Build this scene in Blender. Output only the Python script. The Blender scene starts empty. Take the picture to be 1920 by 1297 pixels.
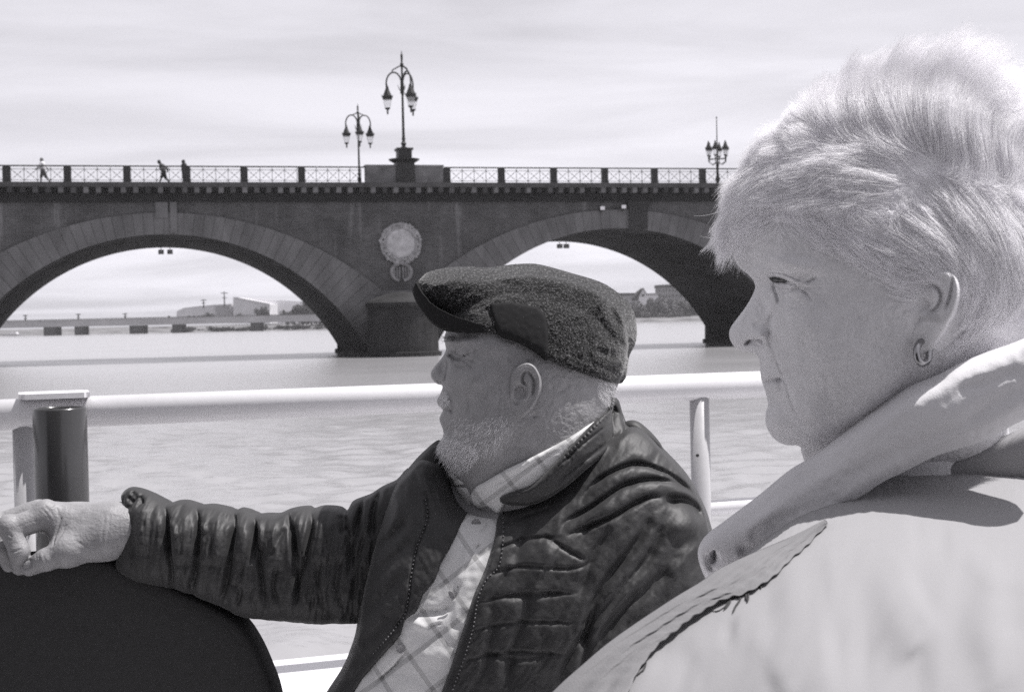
import bpy, bmesh, math, random
import numpy as np
from mathutils import Vector, Matrix

random.seed(7)
RNG = np.random.default_rng(7)
SC = bpy.context.scene
COL = SC.collection

# ------------------------------------------------------------------ camera
FPX, PXC, PYC = 2667.0, 960.0, 648.5        # focal length in reference pixels (1920 wide)
CAM = np.array([0.0, 0.0, 2.5])
_p = -math.atan((PYC - 598.0) / FPX)
_r = math.radians(1.26)
FWD = np.array([0, math.cos(_p), math.sin(_p)])
_r0 = np.array([1.0, 0, 0]); _u0 = np.cross(_r0, FWD)
RIGHT = _r0 * math.cos(_r) - _u0 * math.sin(_r)
UP = _u0 * math.cos(_r) + _r0 * math.sin(_r)
cam_data = bpy.data.cameras.new('camera')
cam_data.lens = 50.0; cam_data.sensor_width = 36.0
cam_data.clip_start = 0.05; cam_data.clip_end = 5000
cam_data.dof.use_dof = True; cam_data.dof.focus_distance = 1.35; cam_data.dof.aperture_fstop = 26
cam = bpy.data.objects.new('camera', cam_data); COL.objects.link(cam)
cam.matrix_world = Matrix(((RIGHT[0], UP[0], -FWD[0], CAM[0]), (RIGHT[1], UP[1], -FWD[1], CAM[1]),
                           (RIGHT[2], UP[2], -FWD[2], CAM[2]), (0, 0, 0, 1)))
SC.camera = cam

# ------------------------------------------------------------------ light
SUN_EL, SUN_AZ = math.radians(66), math.radians(82)     # azimuth: to the right of the view, ahead
world = bpy.data.worlds.new('World'); SC.world = world; world.use_nodes = True
wt = world.node_tree; wl = wt.links.new
def wn(t, **kw):
    n = wt.nodes.new(t)
    for k, v in kw.items(): setattr(n, k, v)
    return n
sky = wn('ShaderNodeTexSky', sky_type='NISHITA', sun_disc=False, sun_elevation=SUN_EL, sun_rotation=SUN_AZ)
bw = wn('ShaderNodeRGBToBW'); wl(sky.outputs[0], bw.inputs[0])
tc = wn('ShaderNodeTexCoord'); sep = wn('ShaderNodeSeparateXYZ'); wl(tc.outputs['Generated'], sep.inputs[0])
def wm(op, a, b, clamp=False):
    n = wn('ShaderNodeMath', operation=op); n.use_clamp = clamp
    for i, x in enumerate((a, b)):
        if isinstance(x, (int, float)): n.inputs[i].default_value = x
        else: wl(x, n.inputs[i])
    return n.outputs[0]
zz = wm('ADD', wm('MAXIMUM', sep.outputs[2], 0.0), 0.10)
comb = wn('ShaderNodeCombineXYZ')
wl(wm('DIVIDE', sep.outputs[0], zz), comb.inputs[0]); wl(wm('DIVIDE', sep.outputs[1], zz), comb.inputs[1])
mp = wn('ShaderNodeMapping'); wl(comb.outputs[0], mp.inputs[0])
mp.inputs['Scale'].default_value = (0.55, 1.05, 1); mp.inputs['Rotation'].default_value = (0, 0, 0.12)
cn = wn('ShaderNodeTexNoise'); wl(mp.outputs[0], cn.inputs['Vector'])
cn.inputs['Scale'].default_value = 1.0; cn.inputs['Detail'].default_value = 7; cn.inputs['Roughness'].default_value = 0.55
cn.inputs['Distortion'].default_value = 0.5
cr = wn('ShaderNodeMapRange'); wl(cn.outputs[0], cr.inputs[0])
cr.inputs[1].default_value = 0.36; cr.inputs[2].default_value = 0.60; cr.inputs[3].default_value = 0.0; cr.inputs[4].default_value = 1.0
# thin bright cloud veil over the clear sky
veil = wm('ADD', wm('MULTIPLY', wm('MINIMUM', bw.outputs[0], 9.0), 0.78), wm('ADD', wm('MULTIPLY', cr.outputs[0], 1.15), 0.85))
tint = wn('ShaderNodeMix', data_type='RGBA', blend_type='MULTIPLY'); tint.inputs['Factor'].default_value = 1
wl(veil, tint.inputs['A']); tint.inputs['B'].default_value = (0.99, 0.972, 1.045, 1)
bg = wt.nodes['Background']; wl(tint.outputs['Result'], bg.inputs[0]); bg.inputs[1].default_value = 0.14

sun_d = bpy.data.lights.new('sun', 'SUN'); sun_d.energy = 5.0; sun_d.angle = math.radians(0.55); sun_d.color = (1.0, 0.975, 0.97)
sun = bpy.data.objects.new('sun', sun_d); COL.objects.link(sun)
SUND = Vector((math.sin(SUN_AZ) * math.cos(SUN_EL), math.cos(SUN_AZ) * math.cos(SUN_EL), math.sin(SUN_EL)))
sun.rotation_euler = SUND.to_track_quat('Z', 'Y').to_euler(); sun.location = (20, 30, 60)
vs = SC.view_settings
SC.display_settings.display_device = 'sRGB'
vs.view_transform = 'Standard'; vs.look = 'None'; vs.exposure = 0.32; vs.gamma = 1.0; vs.use_curve_mapping = False
SC.render.engine = 'CYCLES'
SC.cycles.use_denoising = False
SC.cycles.max_bounces = 12; SC.cycles.diffuse_bounces = 10; SC.cycles.transparent_max_bounces = 12

# ------------------------------------------------------------------ pixel helpers (measuring only)
def ray(px, py): return FWD + RIGHT * ((px - PXC) / FPX) - UP * ((py - PYC) / FPX)
def at_depth(px, py, Y):
    d = ray(px, py); return CAM + d * (Y / d[1])

class Frame:
    """a measuring plane facing the lens, D metres along the line of sight through (px, py)"""
    def __init__(s, px, py, D):
        rc = ray(px, py); rc = rc / np.linalg.norm(rc)
        s.C = CAM + rc * D; s.e3 = -rc
        e1 = RIGHT - (RIGHT @ s.e3) * s.e3; s.e1 = e1 / np.linalg.norm(e1); s.e2 = np.cross(s.e3, s.e1)
    def uv(s, px, py, w=0.0):
        px = np.asarray(px, float); py = np.asarray(py, float); w = np.asarray(w, float)
        d = FWD[None] + RIGHT[None] * ((px.ravel()[:, None] - PXC) / FPX) - UP[None] * ((py.ravel()[:, None] - PYC) / FPX)
        t = (np.broadcast_to(w, px.shape).ravel() - (CAM - s.C) @ s.e3) / (d @ s.e3)
        P = CAM[None] + d * t[:, None] - s.C
        return np.stack([P @ s.e1, P @ s.e2], 1)
    def world(s, u, v, w):
        return s.C + np.outer(u, s.e1) + np.outer(v, s.e2) + np.outer(w, s.e3)
    def pt(s, px, py, w=0.0):
        u, v = s.uv([px], [py], w)[0]; return s.C + u * s.e1 + v * s.e2 + w * s.e3

# ------------------------------------------------------------------ materials (black-and-white film: all neutral greys)
MATS = {}
def gray(v): return (v * 0.995, v * 0.985, v * 1.01, 1)
def mat(name, v, rough=0.6, spec=0.4, var=0.0, vscale=8.0, vdetail=4, bump=0.0, bscale=60.0, metal=0.0, sss=0.0, sheen=0.0,
        coord='Object', stretch=None, bdist=0.01, spots=None, coat=0.0, trans=0.0):
    m = bpy.data.materials.new(name); m.use_nodes = True; nt = m.node_tree; L = nt.links.new
    b = nt.nodes['Principled BSDF']
    b.inputs['Base Color'].default_value = gray(v); b.inputs['Roughness'].default_value = rough
    b.inputs['Specular IOR Level'].default_value = spec; b.inputs['Metallic'].default_value = metal
    if coat: b.inputs['Coat Weight'].default_value = coat; b.inputs['Coat Roughness'].default_value = 0.1
    if sss:
        b.inputs['Subsurface Weight'].default_value = sss; b.inputs['Subsurface Radius'].default_value = (1, 1, 1)
        b.inputs['Subsurface Scale'].default_value = 0.003
    if sheen:
        b.inputs['Sheen Weight'].default_value = sheen; b.inputs['Sheen Roughness'].default_value = 0.4
    t = nt.nodes.new('ShaderNodeTexCoord'); vec = t.outputs[coord]
    if stretch:
        mpn = nt.nodes.new('ShaderNodeMapping'); L(vec, mpn.inputs[0]); mpn.inputs['Scale'].default_value = stretch; vec = mpn.outputs[0]
    col = None
    if var:
        n = nt.nodes.new('ShaderNodeTexNoise'); L(vec, n.inputs['Vector']); n.inputs['Scale'].default_value = vscale; n.inputs['Detail'].default_value = vdetail
        n.inputs['Roughness'].default_value = 0.6
        r = nt.nodes.new('ShaderNodeMapRange'); L(n.outputs[0], r.inputs[0]); r.inputs[1].default_value = 0.25; r.inputs[2].default_value = 0.75
        r.inputs[3].default_value = v * (1 - var); r.inputs[4].default_value = v * (1 + var)
        col = r.outputs[0]
        if spots:      # (scale, threshold, factor) darker age spots
            n2 = nt.nodes.new('ShaderNodeTexNoise'); L(vec, n2.inputs['Vector']); n2.inputs['Scale'].default_value = spots[0]; n2.inputs['Detail'].default_value = 2
            r2 = nt.nodes.new('ShaderNodeMapRange'); L(n2.outputs[0], r2.inputs[0]); r2.inputs[1].default_value = spots[1]; r2.inputs[2].default_value = spots[1] + 0.06
            r2.inputs[3].default_value = 1; r2.inputs[4].default_value = spots[2]
            mu = nt.nodes.new('ShaderNodeMath'); mu.operation = 'MULTIPLY'; L(col, mu.inputs[0]); L(r2.outputs[0], mu.inputs[1]); col = mu.outputs[0]
        cmb = nt.nodes.new('ShaderNodeMix'); cmb.data_type = 'RGBA'; cmb.blend_type = 'MULTIPLY'; cmb.inputs['Factor'].default_value = 1
        L(col, cmb.inputs['A']); cmb.inputs['B'].default_value = gray(1.0); L(cmb.outputs['Result'], b.inputs['Base Color'])
    if bump:
        n = nt.nodes.new('ShaderNodeTexNoise'); L(vec, n.inputs['Vector']); n.inputs['Scale'].default_value = bscale; n.inputs['Detail'].default_value = 5
        bp = nt.nodes.new('ShaderNodeBump'); bp.inputs['Strength'].default_value = bump; bp.inputs['Distance'].default_value = bdist
        L(n.outputs[0], bp.inputs['Height']); L(bp.outputs[0], b.inputs['Normal'])
    MATS[name] = m
    return m

M_white = mat('white_painted_metal', 0.66, 0.32, 0.5, var=0.06, vscale=3, bump=0.05, bscale=30)
M_post = mat('shade_toned_post_paint', 0.42, 0.45, 0.4, var=0.12, vscale=9, bump=0.05, bscale=40)  # rail paint toned darker for the posts, their shade put into the colour
M_steel = mat('dark_steel_tube', 0.035, 0.22, 0.7, var=0.3, vscale=6, stretch=(1, 1, 0.15), bump=0.03)
M_iron = mat('black_cast_iron', 0.012, 0.5, 0.4)
M_glass = bpy.data.materials.new('lantern_glass'); M_glass.use_nodes = True
_g = M_glass.node_tree; _b = _g.nodes['Principled BSDF']; _b.inputs['Base Color'].default_value = (0.9, 0.9, 0.92, 1)
_b.inputs['Roughness'].default_value = 0.05; _b.inputs['Alpha'].default_value = 0.22
M_stone = mat('pale_limestone', 0.13, 0.9, 0.2, var=0.35, vscale=0.7, vdetail=8, bump=0.5, bscale=3, bdist=0.05, stretch=(1, 1, 0.5))
M_stone2 = mat('weathered_cornice_stone', 0.06, 0.9, 0.2, var=0.45, vscale=0.8, vdetail=8, bump=0.5, bscale=3, bdist=0.05)
M_modillion = mat('light_modillion_stone', 0.17, 0.9, 0.2, var=0.4, vscale=0.35, vdetail=6)
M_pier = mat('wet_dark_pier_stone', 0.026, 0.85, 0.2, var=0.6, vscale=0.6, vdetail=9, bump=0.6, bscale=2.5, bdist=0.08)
M_medal = mat('carved_pale_stone', 0.42, 0.9, 0.2, var=0.3, vscale=3, bump=0.6, bscale=6, bdist=0.05)
M_asph = mat('bridge_deck_asphalt', 0.06, 0.9, 0.2)

def brick_mat(name, c1, c2, mortar, sx, scale=1.0, rot=None, coord='UV'):
    m = bpy.data.materials.new(name); m.use_nodes = True; nt = m.node_tree; L = nt.links.new; b = nt.nodes['Principled BSDF']
    t = nt.nodes.new('ShaderNodeTexCoord'); br = nt.nodes.new('ShaderNodeTexBrick'); L(t.outputs[coord], br.inputs['Vector'])
    br.inputs['Scale'].default_value = scale; br.inputs['Brick Width'].default_value = sx; br.inputs['Row Height'].default_value = sx * 0.34
    br.inputs['Mortar Size'].default_value = 0.012
    br.inputs['Color1'].default_value = gray(c1); br.inputs['Color2'].default_value = gray(c2); br.inputs['Mortar'].default_value = gray(mortar)
    n = nt.nodes.new('ShaderNodeTexNoise'); L(t.outputs['Object'], n.inputs['Vector']); n.inputs['Scale'].default_value = 0.35; n.inputs['Detail'].default_value = 9
    n.inputs['Roughness'].default_value = 0.65
    mr = nt.nodes.new('ShaderNodeMapRange'); L(n.outputs[0], mr.inputs[0]); mr.inputs[1].default_value = 0.3; mr.inputs[2].default_value = 0.7
    mr.inputs[3].default_value = 0.6; mr.inputs[4].default_value = 1.45
    # vertical lime streaks
    mpn = nt.nodes.new('ShaderNodeMapping'); L(t.outputs['Object'], mpn.inputs[0]); mpn.inputs['Scale'].default_value = (1.1, 1.1, 0.12)
    n2 = nt.nodes.new('ShaderNodeTexNoise'); L(mpn.outputs[0], n2.inputs['Vector']); n2.inputs['Scale'].default_value = 1.3; n2.inputs['Detail'].default_value = 6
    m2 = nt.nodes.new('ShaderNodeMapRange'); L(n2.outputs[0], m2.inputs[0]); m2.inputs[1].default_value = 0.6; m2.inputs[2].default_value = 0.78
    m2.inputs[3].default_value = 0.0; m2.inputs[4].default_value = 1.3
    ad = nt.nodes.new('ShaderNodeMath'); ad.operation = 'ADD'; L(mr.outputs[0], ad.inputs[0]); L(m2.outputs[0], ad.inputs[1])
    mx = nt.nodes.new('ShaderNodeMix'); mx.data_type = 'RGBA'; mx.blend_type = 'MULTIPLY'; mx.inputs['Factor'].default_value = 1
    L(br.outputs['Color'], mx.inputs['A']); L(ad.outputs[0], mx.inputs['B']); L(mx.outputs['Result'], b.inputs['Base Color'])
    b.inputs['Roughness'].default_value = 0.9; b.inputs['Specular IOR Level'].default_value = 0.2
    return m
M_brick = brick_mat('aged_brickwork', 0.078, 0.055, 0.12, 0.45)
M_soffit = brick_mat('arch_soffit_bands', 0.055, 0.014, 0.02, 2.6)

def tide_mark(m, z0=2.4, z1=3.6, dark=0.38):
    nt = m.node_tree; L = nt.links.new; b = nt.nodes['Principled BSDF']; src = b.inputs['Base Color'].links[0].from_socket
    g = nt.nodes.new('ShaderNodeNewGeometry'); s = nt.nodes.new('ShaderNodeSeparateXYZ'); L(g.outputs['Position'], s.inputs[0])
    n = nt.nodes.new('ShaderNodeTexNoise'); n.inputs['Scale'].default_value = 0.5; n.inputs['Detail'].default_value = 5; L(g.outputs['Position'], n.inputs['Vector'])
    a = nt.nodes.new('ShaderNodeMath'); a.operation = 'MULTIPLY_ADD'; L(n.outputs[0], a.inputs[0]); a.inputs[1].default_value = 1.6; L(s.outputs[2], a.inputs[2])
    r = nt.nodes.new('ShaderNodeMapRange'); L(a.outputs[0], r.inputs[0]); r.inputs[1].default_value = z0 + 0.8; r.inputs[2].default_value = z1 + 0.8; r.inputs[3].default_value = dark; r.inputs[4].default_value = 1
    mx = nt.nodes.new('ShaderNodeMix'); mx.data_type = 'RGBA'; mx.blend_type = 'MULTIPLY'; mx.inputs['Factor'].default_value = 1
    L(src, mx.inputs['A']); L(r.outputs[0], mx.inputs['B']); L(mx.outputs['Result'], b.inputs['Base Color'])

# ------------------------------------------------------------------ mesh helpers
def mesh_obj(name, verts, faces, material, parent=None, smooth=False, uv=None):
    me = bpy.data.meshes.new(name); me.from_pydata([tuple(map(float, v)) for v in verts], [], [tuple(map(int, f)) for f in faces]); me.update()
    if smooth: me.polygons.foreach_set('use_smooth', [True] * len(me.polygons))
    if uv is not None:
        ul = me.uv_layers.new(name='UVMap'); li = np.zeros(len(me.loops), np.int32); me.loops.foreach_get('vertex_index', li)
        ul.data.foreach_set('uv', np.asarray(uv, np.float32)[li].ravel())
    me.materials.append(material)
    o = bpy.data.objects.new(name, me); COL.objects.link(o)
    if parent is not None: o.parent = parent
    return o
def bm_obj(name, bm, material, parent=None, smooth=False):
    me = bpy.data.meshes.new(name); bm.normal_update(); bm.to_mesh(me); bm.free()
    if smooth: me.polygons.foreach_set('use_smooth', [True] * len(me.polygons))
    me.materials.append(material)
    o = bpy.data.objects.new(name, me); COL.objects.link(o)
    if parent is not None: o.parent = parent
    return o
def empty(name, loc=(0, 0, 0), rz=0.0):
    o = bpy.data.objects.new(name, None); COL.objects.link(o); o.location = loc; o.rotation_euler = (0, 0, rz); o.empty_display_size = 0.2
    return o
def tag(o, label=None, cat=None, group=None, kind=None):
    if label: o['label'] = label
    if cat: o['category'] = cat
    if group: o['group'] = group
    if kind: o['kind'] = kind
    return o
def box(bm, x0, x1, y0, y1, z0, z1):
    vs_ = [bm.verts.new(p) for p in ((x0, y0, z0), (x1, y0, z0), (x1, y1, z0), (x0, y1, z0), (x0, y0, z1), (x1, y0, z1), (x1, y1, z1), (x0, y1, z1))]
    for f in ((0, 3, 2, 1), (4, 5, 6, 7), (0, 1, 5, 4), (1, 2, 6, 5), (2, 3, 7, 6), (3, 0, 4, 7)): bm.faces.new([vs_[i] for i in f])
def tube(bm, pts, rad, n=8, cap=True):
    """tube through points, radius scalar or list"""
    pts = [Vector(p) for p in pts]; rs = rad if hasattr(rad, '__len__') else [rad] * len(pts)
    rings = []; prev = None
    for i, p in enumerate(pts):
        d = (pts[min(i + 1, len(pts) - 1)] - pts[max(i - 1, 0)]).normalized()
        a = prev - d * prev.dot(d) if prev else d.orthogonal()
        a.normalize(); prev = a; b_ = d.cross(a)
        rings.append([bm.verts.new(p + (a * math.cos(2 * math.pi * k / n) + b_ * math.sin(2 * math.pi * k / n)) * rs[i]) for k in range(n)])
    for r1, r2 in zip(rings, rings[1:]):
        for k in range(n): bm.faces.new((r1[k], r1[(k + 1) % n], r2[(k + 1) % n], r2[k]))
    if cap: bm.faces.new(rings[0][::-1]); bm.faces.new(rings[-1])
def lathe(bm, prof, n=12, c=(0, 0, 0)):
    rings = [[bm.verts.new((c[0] + r * math.cos(2 * math.pi * k / n), c[1] + r * math.sin(2 * math.pi * k / n), c[2] + z)) for k in range(n)] for r, z in prof]
    for r1, r2 in zip(rings, rings[1:]):
        for k in range(n): bm.faces.new((r1[k], r1[(k + 1) % n], r2[(k + 1) % n], r2[k]))
    bm.faces.new(rings[0][::-1]); bm.faces.new(rings[-1])
def catmull(P, closed=True, n=6):
    P = np.asarray(P, float); N = len(P); out = []
    rng = range(N) if closed else range(N - 1)
    for i in rng:
        if closed: p0, p1, p2, p3 = P[(i - 1) % N], P[i], P[(i + 1) % N], P[(i + 2) % N]
        else: p0, p1, p2, p3 = P[max(i - 1, 0)], P[i], P[i + 1], P[min(i + 2, N - 1)]
        for t in np.linspace(0, 1, n, endpoint=False):
            out.append(0.5 * (2 * p1 + (p2 - p0) * t + (2 * p0 - 5 * p1 + 4 * p2 - p3) * t * t + (3 * p1 - p0 - 3 * p2 + p3) * t ** 3))
    if not closed: out.append(P[-1])
    return np.array(out)
def inside(poly, X, Y):
    r = np.zeros(X.shape, bool); x1, y1 = poly[:, 0], poly[:, 1]; x2, y2 = np.roll(x1, -1), np.roll(y1, -1)
    for a, b_, c, d in zip(x1, y1, x2, y2):
        if b_ == d: continue
        cnd = (b_ > Y) != (d > Y); r ^= cnd & (X < (c - a) * (Y - b_) / (d - b_) + a)
    return r
def seg_dist(P, poly, closed=False, want_near=False, signed=False):
    """distance of points P to a polyline (and nearest point / signed side)"""
    A = poly; B = np.roll(poly, -1, 0) if closed else poly[1:]
    if not closed: A = poly[:-1]
    best = np.full(len(P), 1e9); near = np.zeros_like(P); sg = np.zeros(len(P)); par = np.zeros(len(P)); acc = 0.0
    tot = np.sqrt(((B - A) ** 2).sum(1)).sum() + 1e-12
    for a, b_ in zip(A, B):
        d = b_ - a; l2 = d @ d
        if l2 < 1e-16: continue
        t = np.clip(((P - a) @ d) / l2, 0, 1); q = a + t[:, None] * d; e = P - q; dd = (e ** 2).sum(1); k = dd < best
        best[k] = dd[k]
        if want_near: near[k] = q[k]
        if signed: sg[k] = np.sign(d[0] * e[k, 1] - d[1] * e[k, 0])
        par[k] = (acc + t[k] * math.sqrt(l2)) / tot; acc += math.sqrt(l2)
    best = np.sqrt(best)
    if want_near: return best, near
    return (best, sg, par) if signed else (best, par)
def poisson(mask):
    """solve lap f = -4 inside mask (grid units), f = 0 outside, coarse to fine"""
    lv = [mask]
    while min(lv[-1].shape) > 24:
        m = lv[-1]; h, w = (m.shape[0] // 2) * 2, (m.shape[1] // 2) * 2
        q = m[:h, :w]; lv.append((q[0::2, 0::2].astype(int) + q[1::2, 0::2] + q[0::2, 1::2] + q[1::2, 1::2]) >= 2)
    f = None
    for i, m in enumerate(reversed(lv)):
        s = 2.0 ** (len(lv) - 1 - i)
        if f is None: f = np.zeros(m.shape)
        else:
            f = np.kron(f, np.ones((2, 2)))
            f = np.pad(f, ((0, max(0, m.shape[0] - f.shape[0])), (0, max(0, m.shape[1] - f.shape[1]))), mode='edge')[:m.shape[0], :m.shape[1]]
        f = f * m; it = 400 if i == 0 else 60
        mm = m.astype(float); mm[0, :] = mm[-1, :] = 0; mm[:, 0] = mm[:, -1] = 0
        ii, jj = np.indices(m.shape); c0 = ((ii + jj) % 2 == 0) * mm; c1 = ((ii + jj) % 2 == 1) * mm
        for _ in range(it):
            for c in (c0, c1):
                g = np.zeros_like(f); g[1:-1, 1:-1] = 0.25 * (f[:-2, 1:-1] + f[2:, 1:-1] + f[1:-1, :-2] + f[1:-1, 2:]) + s * s
                f = np.where(c > 0, f + 1.5 * (g - f), f)
    return np.maximum(f, 0)

def cast(fr, px, py, W, wmax=None, wmin=-0.12, n=None):
    """where the sight lines through given pixels first meet the height field W"""
    wmax = getattr(fr, 'wmax', 0.2) if wmax is None else wmax; n = int((wmax - wmin) / 0.0045) if n is None else n
    px = np.asarray(px, float); py = np.asarray(py, float); hit = np.full(len(px), np.nan); prev = None; pw = None
    for w in np.linspace(wmax, wmin, n):
        U = fr.uv(px, py, w); g = w - W(U[:, 0], U[:, 1])
        if prev is not None:
            c = np.isnan(hit) & (g <= 0) & (prev > 0); hit[c] = pw + (w - pw) * (prev[c] / (prev[c] - g[c]))
        prev, pw = g, w
    return fr.uv(px, py, np.where(np.isnan(hit), 0.0, hit))

class Puff:
    """a soft closed body: an outline inflated to a rounded thickness about a centre surface, then sculpted with strokes"""
    def __init__(s, fr, px, res=0.0015, k=1.0, cap=None, base=None, smooth=6, liftout=None, uvpoly=None, relax=0):
        s.fr = fr
        px = np.asarray(px, float)
        if uvpoly is not None: P = uvpoly
        else:
            P = catmull(px, True, smooth) if smooth else px
            P = fr.uv(P[:, 0], P[:, 1], 0.0) if liftout is None else cast(fr, P[:, 0], P[:, 1], liftout)
        for _ in range(relax): P = (np.roll(P, 1, 0) + np.roll(P, -1, 0) + P) / 3
        s.poly = P; s.res = res
        lo, hi = P.min(0) - 3 * res, P.max(0) + 3 * res; s.lo = lo
        nx, ny = (np.ceil((hi - lo) / res)).astype(int) + 1
        s.X, s.Y = np.meshgrid(lo[0] + np.arange(nx) * res, lo[1] + np.arange(ny) * res)
        s.mask = inside(P, s.X, s.Y)
        f = poisson(s.mask) * res * res
        kk = k(s.X, s.Y) if callable(k) else k
        h = kk * np.sqrt(f)
        if cap: h = cap * np.tanh(h / cap)
        s.h = h; s.base = np.zeros_like(h) if base is None else base(s.X, s.Y)
        pts = np.stack([s.X[s.mask], s.Y[s.mask]], 1)
        d = np.zeros_like(h); sub = seg_dist(pts, P[::max(1, len(P) // 260)], True)[0]; d[s.mask] = sub; s.d = d
        rim = np.clip(d / (2.6 * res), 0, 1) ** 0.5; s.h = np.where(s.mask, s.h * rim, s.h)
        s.det = np.zeros_like(h); s.pts = pts
    def W(s, u, v):
        """front surface height at (u, v); 0 outside"""
        return s._samp(s.base + np.where(s.mask, s.h + s.det, 0), u, v)
    def H(s, u, v): return s._samp(np.where(s.mask, s.h, 0), u, v)
    def _samp(s, A, u, v):
        u = np.asarray(u, float); v = np.asarray(v, float)
        x = np.clip((u - s.lo[0]) / s.res, 0, A.shape[1] - 1.001); y = np.clip((v - s.lo[1]) / s.res, 0, A.shape[0] - 1.001)
        i, j = y.astype(int), x.astype(int); a, b_ = y - i, x - j
        return (A[i, j] * (1 - a) * (1 - b_) + A[i + 1, j] * a * (1 - b_) + A[i, j + 1] * (1 - a) * b_ + A[i + 1, j + 1] * a * b_)
    def lift(s, px):
        px = np.asarray(px, float); return cast(s.fr, px[:, 0], px[:, 1], s.W)
    def add(s, val): s.det[s.mask] += val
    def stroke(s, px, depth, width, taper=True, kind='g', closed=False, n=5):
        """kind g: gaussian groove (depth<0) or ridge; kind s: a step, raised to one side, fading over 6 widths; kind o: overlap fold"""
        U = s.lift(px); U = catmull(U, False, n) if len(U) > 2 else U
        lo, hi = U.min(0) - width * 9, U.max(0) + width * 9
        sel = np.where((s.pts[:, 0] > lo[0]) & (s.pts[:, 0] < hi[0]) & (s.pts[:, 1] > lo[1]) & (s.pts[:, 1] < hi[1]))[0]
        if not len(sel): return
        d, sg, par = seg_dist(s.pts[sel], U, closed, signed=True)
        tp = np.clip(np.minimum(par, 1 - par) * 5, 0, 1) if taper and not closed else 1.0
        if kind == 'g': v = depth * np.exp(-(d / width) ** 2) * tp
        elif kind == 's': v = depth * np.where(sg > 0, 1, -1) * np.tanh(d / width) * np.exp(-(d / (width * 4)) ** 2) * tp
        else:
            v = depth * np.where(sg > 0, np.exp(-(d / (width * 4)) ** 2), -0.6 * np.exp(-(d / (width * 0.9)) ** 2)) * tp
        full = np.zeros(len(s.pts)); full[sel] = v; s.add(full)
    def bump(s, cx, cy, rx, ry, amp, ang=0.0):
        """gaussian bump at a pixel, radii in pixels"""
        c = s.lift([[cx, cy]])[0]; e = s.lift([[cx + 10, cy], [cx, cy - 10]]); sx = np.linalg.norm(e[0] - c) / 10; a = math.radians(ang)
        dx, dy = (s.pts - c).T / sx; x = dx * math.cos(a) + dy * math.sin(a); y = -dx * math.sin(a) + dy * math.cos(a)
        s.add(amp * np.exp(-(x / rx) ** 2 - (y / ry) ** 2))
    def noise(s, amp, scale, aniso=(1, 1), ang=0.0, seed=0, octs=3, ridged=False):
        rg = np.random.default_rng(seed); v = np.zeros(len(s.pts)); a = math.radians(ang)
        x, y = s.pts.T; xr = (x * math.cos(a) + y * math.sin(a)) * aniso[0]; yr = (-x * math.sin(a) + y * math.cos(a)) * aniso[1]
        for o in range(octs):
            T = rg.standard_normal((64, 64)); fx = xr / scale * 2 ** o; fy = yr / scale * 2 ** o
            i, j = np.floor(fx).astype(int), np.floor(fy).astype(int); p, q = fx - i, fy - j; p = p * p * (3 - 2 * p); q = q * q * (3 - 2 * q)
            z = T[i % 64, j % 64] * (1 - p) * (1 - q) + T[(i + 1) % 64, j % 64] * p * (1 - q) + T[i % 64, (j + 1) % 64] * (1 - p) * q + T[(i + 1) % 64, (j + 1) % 64] * p * q
            v += (0.4 - np.abs(z) if ridged else z) / 2 ** o
        s.add(v * amp)
    def mesh(s, fade=0.004, back=1.0, backdet=True, open_edge=False):
        m = s.mask; idx = -np.ones(m.shape, int); idx[m] = np.arange(m.sum())
        q = m[:-1, :-1] & m[1:, :-1] & m[:-1, 1:] & m[1:, 1:]
        a, b_, c, d = idx[:-1, :-1][q], idx[:-1, 1:][q], idx[1:, 1:][q], idx[1:, :-1][q]
        F = np.stack([a, b_, c, d], 1)
        used = np.zeros(m.sum(), bool); used[F.ravel()] = True
        full = np.zeros_like(m); full[1:-1, 1:-1] = q[:-1, :-1] & q[:-1, 1:] & q[1:, :-1] & q[1:, 1:]
        bnd = (~full)[m] & used
        uv = np.stack([s.X[m], s.Y[m]], 1); hh = s.h[m].copy(); det = s.det[m] * np.clip(s.d[m] / fade, 0, 1) ** 0.7; bs = s.base[m]
        dist, near = seg_dist(uv[bnd], s.poly, True, want_near=True)
        ok = dist < 2.2 * s.res; ids = np.where(bnd)[0][ok]; uv[ids] = near[ok]; hh[ids] = 0; det[ids] = 0
        front = bs + hh + det
        if back is None:    # one skin only
            V = s.fr.world(uv[:, 0], uv[:, 1], front); keep = used; UV = uv
        else:
            bw_ = (-front if open_edge else bs - back * (hh + (det if backdet else 0)))
            N = len(uv); share = bnd & (np.abs(front - bw_) < 5e-4)
            bi = np.where(share, np.arange(N), np.arange(N) + N)
            V = np.concatenate([s.fr.world(uv[:, 0], uv[:, 1], front), s.fr.world(uv[:, 0], uv[:, 1], bw_)])
            F = np.concatenate([F, bi[F[:, ::-1]]]); UV = np.concatenate([uv, uv + 3.0]); keep = np.concatenate([used, used & ~share])
        new = np.cumsum(keep) - 1
        return V[keep], new[F], UV[keep]
    def obj(s, name, material, parent, **kw):
        V, F, UV = s.mesh(**kw); return fast_mesh(name, V, F, material, parent, UV)
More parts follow.
